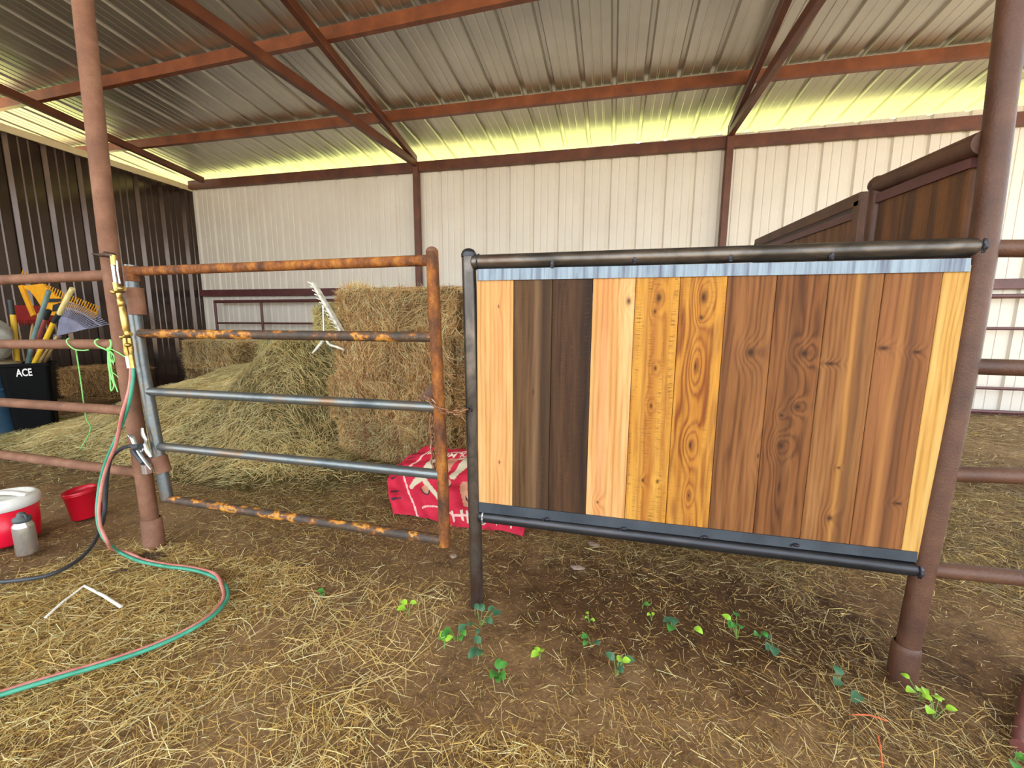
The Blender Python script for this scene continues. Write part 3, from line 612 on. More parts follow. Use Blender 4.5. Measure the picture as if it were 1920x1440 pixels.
# ================================================================== HAY
HAYA = ['#ebcb95', '#dab27c', '#f5dcac', '#bd925c', '#8f6a40', '#e6bd86']
HAYG = ['#d6c68e', '#bcae7a', '#e4d29c', '#a09a68', '#c0a870', '#e8d49a']
HAYB = ['#cca66e', '#b48a56', '#e0be84', '#8a643a', '#d4ae78']
def bale(c, size, rz, label, palette, n=7000, faces=('f', 't', 'l', 'r'), twine='twine_red', twx=(), seed=0, tilt=0., shag=.045, group='hay bales in the stacked pile', Ls=(.05, .14)):
    """box of compressed hay, shaggy strands on the seen faces; returns the bale mesh object"""
    GAIN[0] = 1.25+.14*math.sin(seed*2.3); c = Vector(c); sx, sy, sz = size; R = np.array(Matrix.Rotation(rz, 3, 'Z')@Matrix.Rotation(tilt, 3, 'Y'))
    parts = []
    # body: subdivided box pushed by noise
    nx, ny, nz = 22, 12, 10
    def face(o, du, dv, nu, nv, N):
        U_, V_ = np.meshgrid(np.linspace(0, 1, nu), np.linspace(0, 1, nv)); P = np.array(o)+U_[..., None]*np.array(du)+V_[..., None]*np.array(dv)
        P = P.reshape(-1, 3); e = fn(P[:, 0]+seed, P[:, 1], P[:, 2], 9)*.016+fn(P[:, 0]*1.3+seed, P[:, 1], P[:, 2]*.6, 2.2)*.022
        # round the block's edges
        h = np.array([sx, sy, sz])/2; k = np.clip((np.abs(P)/h-.86)/.14, 0, 1)
        P = P*(1-.05*(k[:, [1, 2, 0]]**2+k[:, [2, 0, 1]]**2))+np.array(N)*(e[:, None])
        i = (np.arange(nv-1)[:, None]*nu+np.arange(nu-1)).ravel(); Q = np.stack([i, i+1, i+nu+1, i+nu], 1)
        cc = np.concatenate([np.repeat(np.array([lin(palette[3])[:3]])*.35, len(P), 0), np.ones((len(P), 1))], 1)  # body tint darkened: painted shade for the gaps and creases between strands
        parts.append((P, Q, cc))
    x, y, z = sx/2, sy/2, sz/2
    face((-x, -y, -z), (sx, 0, 0), (0, 0, sz), nx, nz, (0, -1, 0)); face((x, y, -z), (-sx, 0, 0), (0, 0, sz), nx, nz, (0, 1, 0))
    face((-x, y, -z), (0, -sy, 0), (0, 0, sz), ny, nz, (-1, 0, 0)); face((x, -y, -z), (0, sy, 0), (0, 0, sz), ny, nz, (1, 0, 0))
    face((-x, -y, z), (sx, 0, 0), (0, sy, 0), nx, ny, (0, 0, 1)); face((-x, y, -z), (sx, 0, 0), (0, -sy, 0), nx, ny, (0, 0, -1))
    ar = {'f': sx*sz, 't': sx*sy*.8, 'l': sy*sz, 'r': sy*sz}; tot = sum(ar[f] for f in faces)
    for f in faces:
        m = int(n*ar[f]/tot); u = RNG.uniform(-1, 1, m); v = RNG.uniform(-1, 1, m)
        if f == 'f':      # sparser at the seams between two bales, fuller mid face
            v = np.where(np.abs(v) > .88, v*RNG.uniform(.55, 1, m), v)
        o_ = RNG.uniform(.0, 1, m)**2*shag*.45-.004
        if f == 'f': P = np.stack([u*x, -y-o_, v*z], 1); A = np.array([1, 0, 0]); B = np.array([0, 0, 1]); N = np.array([0, -1, 0])
        elif f == 't': P = np.stack([u*x, v*y, z+o_], 1); A = np.array([1, 0, 0]); B = np.array([0, 1, 0]); N = np.array([0, 0, 1])
        elif f == 'l': P = np.stack([-x-o_, u*y, v*z], 1); A = np.array([0, 1, 0]); B = np.array([0, 0, 1]); N = np.array([-1, 0, 0])
        else: P = np.stack([x+o_, u*y, v*z], 1); A = np.array([0, 1, 0]); B = np.array([0, 0, 1]); N = np.array([1, 0, 0])
        h = np.array([x, y, z]); k = np.clip((np.abs(P)/h-.86)/.14, 0, 1); P = P*(1-.05*(k[:, [1, 2, 0]]**2+k[:, [2, 0, 1]]**2)); P += N*(fn(P[:, 0]+seed, P[:, 1], P[:, 2], 9)*.016+fn(P[:, 0]*1.3+seed, P[:, 1], P[:, 2]*.6, 2.2)*.022-.022*np.clip((np.abs(v)-.82)/.18, 0, 1)**2)[:, None]
        th = fn(P[:, 0]*1.0+seed, P[:, 1], P[:, 2], 7)*2.2+RNG.normal(0, .6, m)+(PI/2 if f == 'f' else 0)
        D = np.cos(th)[:, None]*A+np.sin(th)[:, None]*B+N*RNG.normal(0.12, .22, m)[:, None]
        C = pal(palette, m, .2)*np.clip(.9+.3*fn(P[:, 0]+seed, P[:, 1], P[:, 2], 8), .5, 1.2)[:, None]
        parts.append(strand_arrays(P, D, RNG.uniform(Ls[0], Ls[1], m), RNG.uniform(.0016, .0036, m), C, .22))
    # wild ends around the edges
    m = n//12; t = RNG.uniform(-1, 1, m); e = RNG.integers(0, 3, m)
    P = np.where((e == 0)[:, None], np.stack([t*x, np.full(m, -y), np.full(m, z)], 1), np.where((e == 1)[:, None], np.stack([np.full(m, -x), np.full(m, -y)*1.0, t*z], 1), np.stack([t*x, np.full(m, -y), np.full(m, -z)], 1)))*.97
    D = RNG.normal(size=(m, 3))+P/np.array([x, y, z])*np.array([.3, .6, .3])
    parts.append(strand_arrays(P, D, RNG.uniform(.06, .14, m), RNG.uniform(.0015, .003, m), pal(palette, m, .2), .3))
    parts = [(p[0]@R.T, p[1], p[2]) for p in parts]
    me = mesh_np('hay_bale', parts, ['hay']); o = bpy.data.objects.new('hay_bale', me); col.objects.link(o); o.location = c
    tag(o, label, 'hay bale', group)
    for tx in twx:
        pts = []
        for (a, b) in ((-y-.008, -z), (-y-.012, 0), (-y-.008, z), (0, z+.01), (y, z)): pts.append(Vector((Matrix.Rotation(rz, 3, 'Z')@Vector((tx, a, b)))))
        mb = MB().tube(smooth_path(pts, 3), .0035, 6); mb.build('twine', twine, o, base=(0, 0, 0))
    return o
LZ = .353; YS = 2.96+.22
lay = [
 (-1.72, 0, 1.08, 'bottom bale of front stack, resting just behind the red blanket'),
 (-1.76, .01, 1.12, 'second bale up in the front stack, level with dark gate rail'),
 (-1.70, -.02, 1.05, 'third bale up in the front stack, shaggy left end'),
 (-1.66, 0, 1.06, 'top bale of front stack under the loose tuft'),
]
for k, (cx, rz, w, lab) in enumerate(lay):
    bale((cx, YS-.01*k, LZ*(k+.5)+.005), (w, .46, LZ-.006), rz, lab, HAYA, 11000, ('f', 't', 'l'), twx=((-.28, .02, .3) if k < 3 else ()), seed=k*5.1, shag=.07)
labr = ['bottom bale seen end on between gate and dark steel post', 'second bale up between the gate and dark steel post', 'third bale up between the gate and dark steel post', 'top bale between gate and dark steel post']
for k in range(4):
    bale((-.87+.02*(k % 2), YS+.03, LZ*(k+.5)+.005), (.70, .46, LZ-.006), 0, labr[k], HAYB if k < 2 else HAYA, 6500, ('f', 't', 'l'), seed=31+k*3.3, shag=.06)
p = at(600, 600, 3.5); bale((p.x+.22, 3.75, 1.13), (.62, .46, .36), .35, 'greenish bale behind the stack, its corner jutting left', HAYG, 6000, ('f', 't', 'l'), seed=52, shag=.07)
bale((p.x+.25, 3.78, .77), (.66, .46, .36), .25, 'bale hidden under the greenish jutting bale', HAYG, 2500, ('f', 't', 'l'), seed=54)
p = at(400, 670, 4.4); bale((p.x-.02, 4.6, .72), (1.05, .46, .38), -.12, 'tan bale at back of the loose hay beside dark wall', HAYA, 7000, ('f', 't', 'l', 'r'), seed=61, shag=.06)
bale((p.x-.02, 4.62, .34), (1.1, .46, .38), -.12, 'lower tan bale mostly buried in loose hay', HAYA, 2000, ('f', 't', 'l'), seed=64)
p = at(530, 680, 4.2); bale((p.x, 4.4, .76), (.62, .46, .40), .05, 'grey green bale with a pale blue twine', HAYG, 6000, ('f', 't', 'l'), twine='twine_blue', twx=(-.12,), seed=71, shag=.05)
p = at(180, 730, 3.9); bale((p.x-.05, 4.1, .34), (1.0, .46, .38), .1, 'low brown bale lying along the dark wall', HAYB, 5000, ('f', 't', 'l'), seed=81, group='hay bales in the stacked pile')

# loose hay mound
GAIN[0] = 1.3
def gauss(x, y, cx, cy, sx, sy, h): return h*np.exp(-((x-cx)/sx)**2-((y-cy)/sy)**2)
def mound_z(x, y):
    z = gauss(x, y, -3.0, 3.7, .62, .55, .88)+gauss(x, y, -3.9, 4.1, .8, .75, .52)+gauss(x, y, -3.0, 3.1, .45, .38, .40)+gauss(x, y, -4.9, 4.2, .9, .8, .36)
    z = z+gauss(x, y, -3.6, 2.95, .9, .5, .24)+gauss(x, y, -4.3, 3.2, .9, .6, .20)+gauss(x, y, -5.0, 3.0, .8, .6, .10)+gauss(x, y, -2.6, 2.65, .5, .25, .06)
    z = z*(1+.10*fn(x, y, 1., 3))+.02*fn(x, y, 5., 8)*np.clip(z*6, 0, 1)-.012
    return z
gx = np.linspace(-6.6, -1.3, 150); gy = np.linspace(2.15, 5.6, 110)
X, Y = np.meshgrid(gx, gy); Z = mound_z(X, Y)
V = np.stack([X, Y, Z], -1).reshape(-1, 3); i = (np.arange(109)[:, None]*150+np.arange(149)).ravel(); Q = np.stack([i, i+1, i+151, i+150], 1)
CC = np.concatenate([np.repeat(np.array([lin('#7f7042')[:3]])*.6, len(V), 0), np.ones((len(V), 1))], 1)
parts = [(V, Q, CC)]
n = 100000; x = RNG.uniform(-6.6, -1.4, n); y = RNG.uniform(2.15, 5.2, n); z = mound_z(x, y); keep = (z > RNG.uniform(-.01, .05, n)); x, y, z = x[keep], y[keep], z[keep]; n = len(x)
e = .02; dzx = (mound_z(x+e, y)-z)/e; dzy = (mound_z(x, y+e)-z)/e
th = fn(x, y, 0, 3.5)*2.5+RNG.normal(0, .7, n); D = np.stack([np.cos(th), np.sin(th), np.cos(th)*dzx+np.sin(th)*dzy+RNG.normal(.03, .18, n)], 1)
g = np.clip(.5+.6*fn(x, y, 9., 1.6)+.25*(x > -3.4), 0, 1)[:, None]
C = pal(HAYG, n, .2)*(1-g*.6)+pal(HAYA, n, .2)*g*.6; C *= np.clip(.9+.3*fn(x, y, 4., 6), .55, 1.2)[:, None]
parts.append(strand_arrays(np.stack([x, y, z+RNG.uniform(-.004, .03, n)], 1), D, RNG.uniform(.06, .17, n), RNG.uniform(.0018, .004, n), C, .3))
me = mesh_np('loose_hay', parts, ['hay'], off=(-3.4, 3.6, 0)); o = bpy.data.objects.new('loose_hay', me); col.objects.link(o); o.location = (-3.4, 3.6, 0)
tag(o, 'big mound of loose green and tan hay left of the stacked bales', 'hay', kind='stuff')
# tuft on top of the stack
n = 2600; c0 = at(672, 548, 3.15); ph = RNG.uniform(0, 2*PI, n); el = RNG.uniform(.1, 1.5, n)
D = np.stack([np.cos(ph)*np.cos(el), np.sin(ph)*np.cos(el), np.sin(el)], 1); L = RNG.uniform(.05, .12, n)
P = np.array([c0.x, c0.y, c0.z-.03])+D*L[:, None]*.55+RNG.normal(0, 1, (n, 3))*np.array([.05, .05, .012])
me = mesh_np('hay_tuft', [strand_arrays(P, D, L, RNG.uniform(.0015, .003, n), pal(HAYA, n, .2), .3)], ['hay'], off=tuple(c0)); o = bpy.data.objects.new('hay_tuft', me); col.objects.link(o); o.location = c0
tag(o, 'upright tuft of loose hay on top of the front stack', 'hay', kind='stuff')

# ------------------------------------------------------------------ straw scattered on the floor
GAIN[0] = 1.0
STRAW = ['#ecd08c', '#d9b76c', '#f4e0a8', '#bf9a58', '#a08048']
MUD = ['#8a6c42', '#755936', '#a08052', '#5f472c']
GREY = ['#a59068', '#8b7650', '#bca880', '#6f5a38', '#948358']
def clear(x, y):     # bare, trampled places
    c = gauss(x, y, -.35, 1.15, .75, .30, .9)+gauss(x, y, .35, 1.60, .9, .35, .85)+gauss(x, y, -1.2, 1.35, .4, .25, .4)+gauss(x, y, -.9, 1.75, .6, .3, .2)
    return np.clip(c, 0, .93)
def scatter(n, x0, x1, y0, y1, L, W, palette, lift=.004, use_clear=1., clump=1., ang=1.2, dens=None):
    x = RNG.uniform(x0, x1, n); y = RNG.uniform(y0, y1, n)
    p = np.clip(.55+clump*.75*fn(x, y, 2., 3.2), .03, 1)
    p = p*(1-use_clear*clear(x, y))
    if dens is not None: p = p*dens(x, y)
    k = RNG.uniform(0, 1, n) < p; x, y = x[k], y[k]; m = len(x)
    th = fn(x, y, 7., 2.0)*2.+RNG.normal(0, ang, m); z = floor_z(x, y)+RNG.uniform(0, 1, m)**1.5*lift+.002
    D = np.stack([np.cos(th), np.sin(th), RNG.normal(0, .10, m)], 1)
    C = pal(palette, m, .22)
    up = np.tile(np.array([0, 0, 1.]), (m, 1))
    return strand_arrays(np.stack([x, y, z], 1), D, RNG.uniform(L[0], L[1], m)*(.6+.4*RNG.uniform(0, 1, m)), RNG.uniform(W[0], W[1], m), C, .16, up)
parts = [
 scatter(110000, -3.0, 2.2, .45, 2.4, (.010, .035), (.001, .0018), STRAW+MUD, .004, use_clear=.55, clump=.5),
 scatter(9000, -2.0, 1.6, .5, 2.2, (.03, .09), (.0012, .002), STRAW+MUD[:2], .012, use_clear=.3),
 scatter(60000, .8, 6.4, 2.0, 6.7, (.05, .16), (.002, .0045), GREY+STRAW[:1], .04, use_clear=0., clump=.7),
 scatter(26000, -3.0, 2.2, .45, 2.4, (.03, .075), (.0012, .0022), STRAW+MUD[:2], .012),
 scatter(5200, -2.6, 2.2, .45, 2.2, (.06, .16), (.0015, .0027), STRAW, .02),
 # thicker drifts: left foreground, right of the panel, lower right
 scatter(6000, -2.6, -.6, .5, 1.5, (.09, .2), (.0016, .0028), STRAW[:3], .022, 0., 1.),
 scatter(26000, -2.6, -1.0, .5, 1.5, (.04, .12), (.0014, .0026), STRAW+MUD[:1], .022, False, 1.2, dens=lambda x, y: np.clip(gauss(x, y, -1.9, 1.0, .75, .55, 1.4), 0, 1)),
 scatter(75000, .5, 3.4, .9, 3.4, (.04, .15), (.0013, .0024), GREY+STRAW[:2], .04, False, 1.0, dens=lambda x, y: np.clip((x-.55)*1.6+.2*(y > 1.9), 0, 1)),
 scatter(12000, -1.2, 1.3, .5, .95, (.03, .10), (.0013, .0024), STRAW, .02, False, .9),
 scatter(60000, -6.0, 1.0, 1.9, 4.2, (.03, .10), (.0018, .0034), GREY+HAYG[:2], .02, True, .6),
 scatter(45000, -8.1, 6.4, 2.4, 6.7, (.05, .14), (.003, .006), GREY+MUD, .03, False, .8),
 scatter(12000, -6, -3, .6, 2.4, (.03, .1), (.0018, .0034), STRAW+GREY, .02, False, .8),
]
me = mesh_np('scattered_straw', parts, ['straw']); o = bpy.data.objects.new('scattered_straw', me); col.objects.link(o)
tag(o, 'loose straw and hay bits strewn over the dirt floor', 'straw', kind='stuff')

# ================================================================== RED BLANKET (printed cloth bundle)
def bag_surf(u, v):        # u left-right 0..1, v bottom-top 0..1
    xl = -1.385; xr = -.44
    # outline: left edge bulges, corners pulled in
    inset = .05*math.cos(v*PI-.5)**2 if v > .5 else .03*(1-v)
    x = xl+(xr-xl)*u+(1-u)*(.17*max(0, v-.5)/.5+.13*(max(0, .4-v)/.4)**1.3)
    y = 2.06+.36*v**.95+.02*math.sin(u*9+v*3)+(-.04*u+.03)
    z = .0+.335*v**.8-.03*(u-.25)**2
    puff = .07*math.sin(PI*min(1, max(0, u*1.02)))**.5*math.sin(PI*v)**.7
    wr = .010*math.sin(u*23+v*11)+.007*math.sin(u*9-v*31)+.006*math.sin(u*47+v*5)
    n = Vector((0, -.72, .69)); return Vector((x, y, z))+n*(puff+wr)
bagb = (-.9, 2.2, 0)
NU, NV = 170, 110
mb = MB(); vs = [bag_surf(i/NU, j/NV) for j in range(NV+1) for i in range(NU+1)]
def seg(px, py, a, b, w0, w1):
    ax, ay = a; bx, by = b; t = ((px-ax)*(bx-ax)+(py-ay)*(by-ay))/((bx-ax)**2+(by-ay)**2+1e-9); t = max(0, min(1, t))
    return math.hypot(px-ax-(bx-ax)*t, py-ay-(by-ay)*t) < w0+(w1-w0)*t
def pic(u, v):     # 0 red, 1 cream, 2 denim, 3 dark, 4 skin, 5 pale line
    X, Y = u*2.05, v     # plain abstract figures, heads down
    b = .018
    if abs(v-.9) < .014 and u > .12: return 5
    if abs(u-(.15-.08*(v-.5))) < .008 and v < .9: return 5
    if abs(v-.10-.03*math.sin(u*20)) < .010 and .25 < u < .98: return 5
    for k in range(9):
        if v < .85 and seg(X, Y, (.05+.01*k % .04, .12+.085*k), (.19, .15+.085*k), .014, .006) and k % 4 != 2: return 3
    F_ = [((.62, .68), (.62, .48), .10, .08, 1), ((.62, .46), (.42, .28), .045, .03, 1), ((.66, .40), (.98, .12), .04, .025, 1), ((.6, .88), (.6, .66), .04, .06, 3),
          ((.82, .74), (.86, .5), .08, .06, 4), ((1.08, .72), (1.04, .5), .07, .05, 1), ((.88, .84), (1.16, .78), .07, .07, 1), ((1.36, .86), (1.62, .46), .09, .07, 2), ((1.66, .86), (1.5, .55), .06, .05, 2),
          ((1.36, .68), (1.42, .38), .06, .05, 1), ((1.48, .56), (1.56, .2), .035, .03, 4), ((1.2, .4), (1.24, .2), .05, .04, 4), ((1.9, .8), (1.8, .4), .09, .05, 2)]
    for (hx, hy, hc) in ((.66, .30, 3), (.98, .40, 4), (1.30, .28, 4), (1.58, .26, 3), (1.84, .3, 4)):
        d = math.hypot(X-hx, (Y-hy)*1.0)
        if d < .055: return 4
        if d < .075 and Y < hy: return 3
    for a, b_, w0, w1, c in F_:
        if v < .8 or c in (1, 2, 3):
            if v < .79 and seg(X, Y, a, b_, w0, w1): return c
    if .5 < u < .93 and .045+.02*math.sin(u*60) < v < .12+.01*math.sin(u*33) and math.sin(u*170+3*math.sin(u*40)) > .35: return 1
    return 0
mi = []
for j in range(NV):
    for i in range(NU): mi.append(pic((i+.5)/NU, (j+.5)/NV))
o_ = len(mb.v); mb.v += [tuple(p) for p in vs]
for j in range(NV):
    for i in range(NU):
        a = j*(NU+1)+i; mb.f.append((a, a+1, a+NU+2, a+NU+1)); mb.sm.append(True); mb.mi.append(mi[j*NU+i])
# back side closes the bundle
bk = []
for j in range(NV+1):
    for i in (0, NU): pass
ring = [(i, 0) for i in range(NU+1)]+[(NU, j) for j in range(1, NV+1)]+[(i, NV) for i in range(NU-1, -1, -1)]+[(0, j) for j in range(NV-1, 0, -1)]
rv = [vs[j*(NU+1)+i] for i, j in ring]; cen = Vector((-.87, 2.40, .03))
vs2 = list(rv)+[p.lerp(Vector((p.x, p.y+.10, max(.0, p.z-.10))), .8) for p in rv]+[cen]; n = len(rv)
mb.add(vs2, [(k, n+k, n+(k+1) % n, (k+1) % n) for k in range(n)]+[(n+k, 2*n, n+(k+1) % n) for k in range(n)], True, 0)
MT['cloth_red'] = mat('crimson_cloth', [(.3, '#b3122f'), (.7, '#cf1c3e')], 12, rough=.8, bump=.2, bscale=60)
for k, c in (('cloth_cream', '#cfc2a4'), ('cloth_denim', '#3f5b73'), ('cloth_dark', '#3c2430'), ('cloth_skin', '#c98e70'), ('cloth_line', '#e6b3aa')): MT[k] = flat(k, c, .85)
bag = mb.build('blanket', ['cloth_red', 'cloth_cream', 'cloth_denim', 'cloth_dark', 'cloth_skin', 'cloth_line'], base=bagb)
tag(bag, 'crumpled red printed blanket lying against the bale stack', 'blanket')
def text_mesh(txt, size, off=.0):
    cu = bpy.data.curves.new('t', 'FONT'); cu.body = txt; cu.size = size; cu.resolution_u = 3; cu.offset = off
    o = bpy.data.objects.new('t', cu); col.objects.link(o); bpy.context.view_layer.update()
    dg = bpy.context.evaluated_depsgraph_get(); me = bpy.data.meshes.new_from_object(o.evaluated_get(dg))
    V = [v.co.copy() for v in me.vertices]; Fs = [tuple(p.vertices) for p in me.polygons]
    bpy.data.objects.remove(o); return V, Fs
V, Fs = text_mesh('SCHOOL MUSICAL', 1.0, off=.018); w = max(v.x for v in V)
# upside down lettering: runs right to left
mb = MB(); TV = []
for v in V:
    u = .12+(1-v.x/w)*.57; vv = .865-(v.y)*.095
    u_ = min(u, .999); p = bag_surf(u_, vv) if u <= .999 else bag_surf(.999, vv)+Vector(((u-.999)*.74, 0, 0)); TV.append(p+Vector((0, -.72, .69))*.006)
# keep faces inside the cloth only
keep = Fs
mb.add(TV, keep); mb.build('lettering', 'letters_bag', bag)

# ================================================================== TOOLS CORNER
blue = thing('trash_can', at(8, 822, 2.63)*1.0, 'slate blue plastic bin at the left edge, behind the fence', 'bin'); c = Vector((at(42, 760, 2.72).x-.345, 2.72, 0)); c.x -= .12; c.y -= .06; blue.location = c
mb = MB(); mb.lathe([(.0, .0), (.235, .0), (.245, .03), (.285, .69), (.30, .695), (.30, .715), (.285, .72), (.275, .69), (.235, .03), (0, .02)], c, n=40); mb.build('body', 'blue_bin', blue)
mb = MB(); mb.lathe([(.286, .47), (.284, .48), (.279, .49)], c, n=40); mb.build('rib', 'blue_bin', blue)
mb = MB(); mb.lathe([(.30, .722), (.305, .735), (.28, .75), (.0, .765)], c, n=36); tag(mb.build('board', 'tan', base=c+Vector((0, 0, .72))), 'round tan lid on top of the blue bin', 'lid')
sack = MB(); vs = []
for i in range(25):
    ph = PI*i/24
    for k in range(28):
        t = 2*PI*k/28; r = 1+.05*math.sin(3*t+ph*4)+.03*math.sin(7*t-ph*5)
        sn = math.sin(ph)**.7; vs.append(Vector((c.x+.17+.22*sn*math.cos(t)*r, 2.68+.17*sn*math.sin(t)*r, .985+.215*math.cos(ph)*(1+.04*math.sin(2*t)))))
sack.add(vs, [(i*28+k, (i+1)*28+k, (i+1)*28+(k+1) % 28, i*28+(k+1) % 28) for i in range(24) for k in range(28)], True)
tag(sack.build('feed_sack', 'stone', base=(c.x+.17, 2.68, .77)), 'pale grey rounded sack standing on the blue bin', 'sack')
YB = 3.05
q = at(70, 690, YB-.25); RC = Matrix.Rotation(math.radians(56), 3, 'Z'); NF = RC@Vector((0, -1, 0))
fc = at(47, 700, 2.78); bc = fc-NF*.185; bc.z = 0
def onface(x, y, e=.0): d = ray(x, y); o_ = fc+NF*e; return EYE+d*((o_-EYE).dot(NF)/d.dot(NF))
blk = thing('trash_can', bc, 'black plastic can with white letters holding the garden tools', 'bin')
mb = MB()
def sq(w, z):
    r = .04; out = []
    for (sx_, sy_2) in ((1, 1), (-1, 1), (-1, -1), (1, -1)):
        for a in range(5):
            t = math.atan2(sy_2, sx_)-PI/4+a*PI/8; p = RC@Vector((sx_*(w-r)+r*math.cos(t), sy_2*(w-r)+r*math.sin(t), 0)); out.append(bc+p+Vector((0, 0, z)))
    return out
rings = [sq(.14, 0), sq(.175, .70), sq(.19, .705), sq(.19, .735), sq(.17, .735), sq(.135, .05)]
vs = [p for r_ in rings for p in r_]; n = 20
mb.add(vs, [(i*n+k, i*n+(k+1) % n, (i+1)*n+(k+1) % n, (i+1)*n+k) for i in range(5) for k in range(n)]+[tuple(reversed(range(n))), tuple(range(5*n, 6*n))]); mb.build('body', 'black_bin', blk)
V, Fs = text_mesh('ACE', .5, off=.012); w = max(v.x for v in V); hh = max(v.y for v in V)
a0, a1 = onface(31, 706, .004), onface(61, 704, .004); t0 = onface(31, 692, .004)
mb = MB(); mb.add([a0+(a1-a0)*(v.x/w)+Vector((0, 0, t0.z-a0.z))*(v.y/hh) for v in V], Fs); mb.build('lettering', 'letters', blk)

YT = 3.0
def pole(root, pxs, r, m, name='handle', Y=None, n=10):
    return MB().tube([at(x, y, (Y or YT)+dy) for x, y, dy in pxs], r, n).build(name, m, root)
def tool(name, px, label, Y=YT): return thing(name, at(px[0], px[1], Y), label, 'garden tool', 'garden tools leaning in the black can')
# lavender leaf rake (fan up to the right)
t = tool('leaf_rake', (100, 640), 'lavender grey plastic leaf rake fanned out beside the post')
hub = at(108, 630, YT); L0, L1 = at(112, 592, YT), at(206, 607, YT)
tips = [at(118+(209-118)*s, 563+(606-563)*s-10*math.sin(s*PI), YT) for s in np.linspace(0, 1, 24)]
mids = [hub.lerp(p, .55 if 0 < k < 23 else .6) for k, p in enumerate(tips)]
mb = MB(); e = Vector((0, .008, 0)); mb.add([hub-e]+[p-e for p in mids]+[hub+e]+[p+e for p in mids], [(0, k+1, k+2) for k in range(23)]+[(25, 25+k+2, 25+k+1) for k in range(23)]+[(k+1, 25+k+1, 25+k+2, k+2) for k in range(23)]+[(0, 25, 26, 1), (24, 49, 25, 0)]); mb.build('fan_plate', 'lavender', t)
for k, p in enumerate(tips): MB().tube([mids[k], mids[k].lerp(p, .85), p+Vector((0, -.025, -.01))], .0045, 6).build('tine', 'lavender', t)
MB().tube([mids[k].lerp(tips[k], .55) for k in range(24)], .006, 6).build('cross_bar', 'lavender', t)
MB().tube([at(103, 642, YT), hub+Vector((0, 0, .0))], [.016, .03], 10).build('socket', 'lavender', t)
pole(t, [(104, 641, 0), (78, 690, .05), (60, 730, .08)], .013, 'wood_handle')
# yellow scoop fork with long tine row
t = tool('yellow_fork', (70, 560), 'yellow plastic scoop rake with long row of tines', YT+.12); Yk = YT+.12
A, B, C_, D_2 = at(36, 533, Yk), at(88, 536, Yk), at(112, 575, Yk), at(70, 590, Yk)
def slab(pts, th, m, name, root):
    n = len(pts); e = Vector((0, th/2, 0)); mb = MB(); mb.add([p-e for p in pts]+[p+e for p in pts], [tuple(range(n)), tuple(reversed(range(n, 2*n)))]+[(k, n+k, n+(k+1) % n, (k+1) % n) for k in range(n)]); return mb.build(name, m, root)
slab([at(x, y, Yk) for x, y in ((36, 537), (82, 532), (112, 560), (108, 592), (88, 590), (70, 560), (58, 545))], .02, 'yellow', 'scoop', t)
slab([at(x, y, Yk-.01) for x, y in ((36, 536), (43, 534), (66, 590), (60, 594))], .02, 'yellow', 'scoop_edge', t)
slab([at(x, y, Yk-.02) for x, y in ((84, 560), (113, 560), (112, 566), (86, 567))], .01, 'black_plastic', 'slot', t)
slab([at(x, y, Yk-.02) for x, y in ((100, 572), (113, 568), (112, 582), (99, 584))], .01, 'black_plastic', 'slot', t)
for k in range(22):
    s = k/21; a = at(82+98*s, 546+40*s, Yk); b = at(86+100*s, 533+42*s, Yk)
    MB().tube([a, b], .0055, 6).build('tine', 'yellow', t)
slab([at(x, y, Yk) for x, y in ((78, 544), (182, 586), (178, 598), (112, 575), (76, 556))], .012, 'yellow', 'tine_bar', t)
for k in range(5):
    a = at(36+5*k, 530-3*(k % 2), Yk); MB().tube([a, at(44+5*k, 506+5*k, Yk)], .006, 6).build('tine', 'yellow', t)
pole(t, [(74, 588, 0), (62, 640, 0), (54, 700, -.02)], .014, 'yellow_handle', Y=Yk)
# dark red fork
t = tool('red_fork', (60, 590), 'dark red plastic manure fork behind the yellow scoop', YT+.25); Yr = YT+.25
slab([at(x, y, Yr) for x, y in ((27, 572), (96, 574), (98, 600), (90, 606), (30, 606))], .03, 'dark_red', 'head', t)
for k in range(12): MB().tube([at(30+5.5*k, 600, Yr-.03), at(31+5.5*k, 610, Yr-.05)], .005, 6).build('tine', 'dark_red', t)
pole(t, [(62, 604, .02), (50, 690, .0)], .012, 'wood_handle', Y=Yr)
# handles
t = tool('yellow_pole', (30, 660), 'straight yellow handle with black grip next to grey sack', YT-.1)
pole(t, [(24, 590, 0), (33, 680, -.02), (35, 720, 0)], .022, 'yellow_handle', Y=YT-.1); pole(t, [(19, 562, 0), (23, 590, 0)], .024, 'black_plastic', 'grip', Y=YT-.1)
t = tool('green_handled_tool', (75, 620), 'grey green tool handle leaning across the red fork', YT-.12)
pole(t, [(92, 545, 0), (62, 636, 0), (50, 690, .03), (44, 730, .05)], .019, 'teal_handle', Y=YT-.12)
t = tool('red_handled_tool', (80, 620), 'faded red tool handle beside the grey green one', YT-.05)
pole(t, [(85, 598, 0), (70, 640, 0), (45, 690, .05), (40, 730, .05)], .02, 'pink_handle', Y=YT-.05); pole(t, [(92, 582, 0), (85, 598, 0)], .022, 'black_plastic', 'grip', Y=YT-.05)
t = tool('yellow_handled_tool', (95, 620), 'yellow tool handle with black joint and cream top', YT-.15)
pole(t, [(101, 604, 0), (84, 640, 0), (60, 690, .05), (54, 720, .05)], .020, 'yellow_handle', Y=YT-.15); pole(t, [(111, 588, 0), (101, 604, 0)], .022, 'black_plastic', 'joint', Y=YT-.15)
pole(t, [(136, 541, 0), (117, 576, 0), (111, 589, 0)], .021, 'cream_handle', 'upper_pole', Y=YT-.15)
t = tool('wooden_handled_tool', (85, 665), 'bare wooden tool handle emerging lowest from the black can', YT-.05)
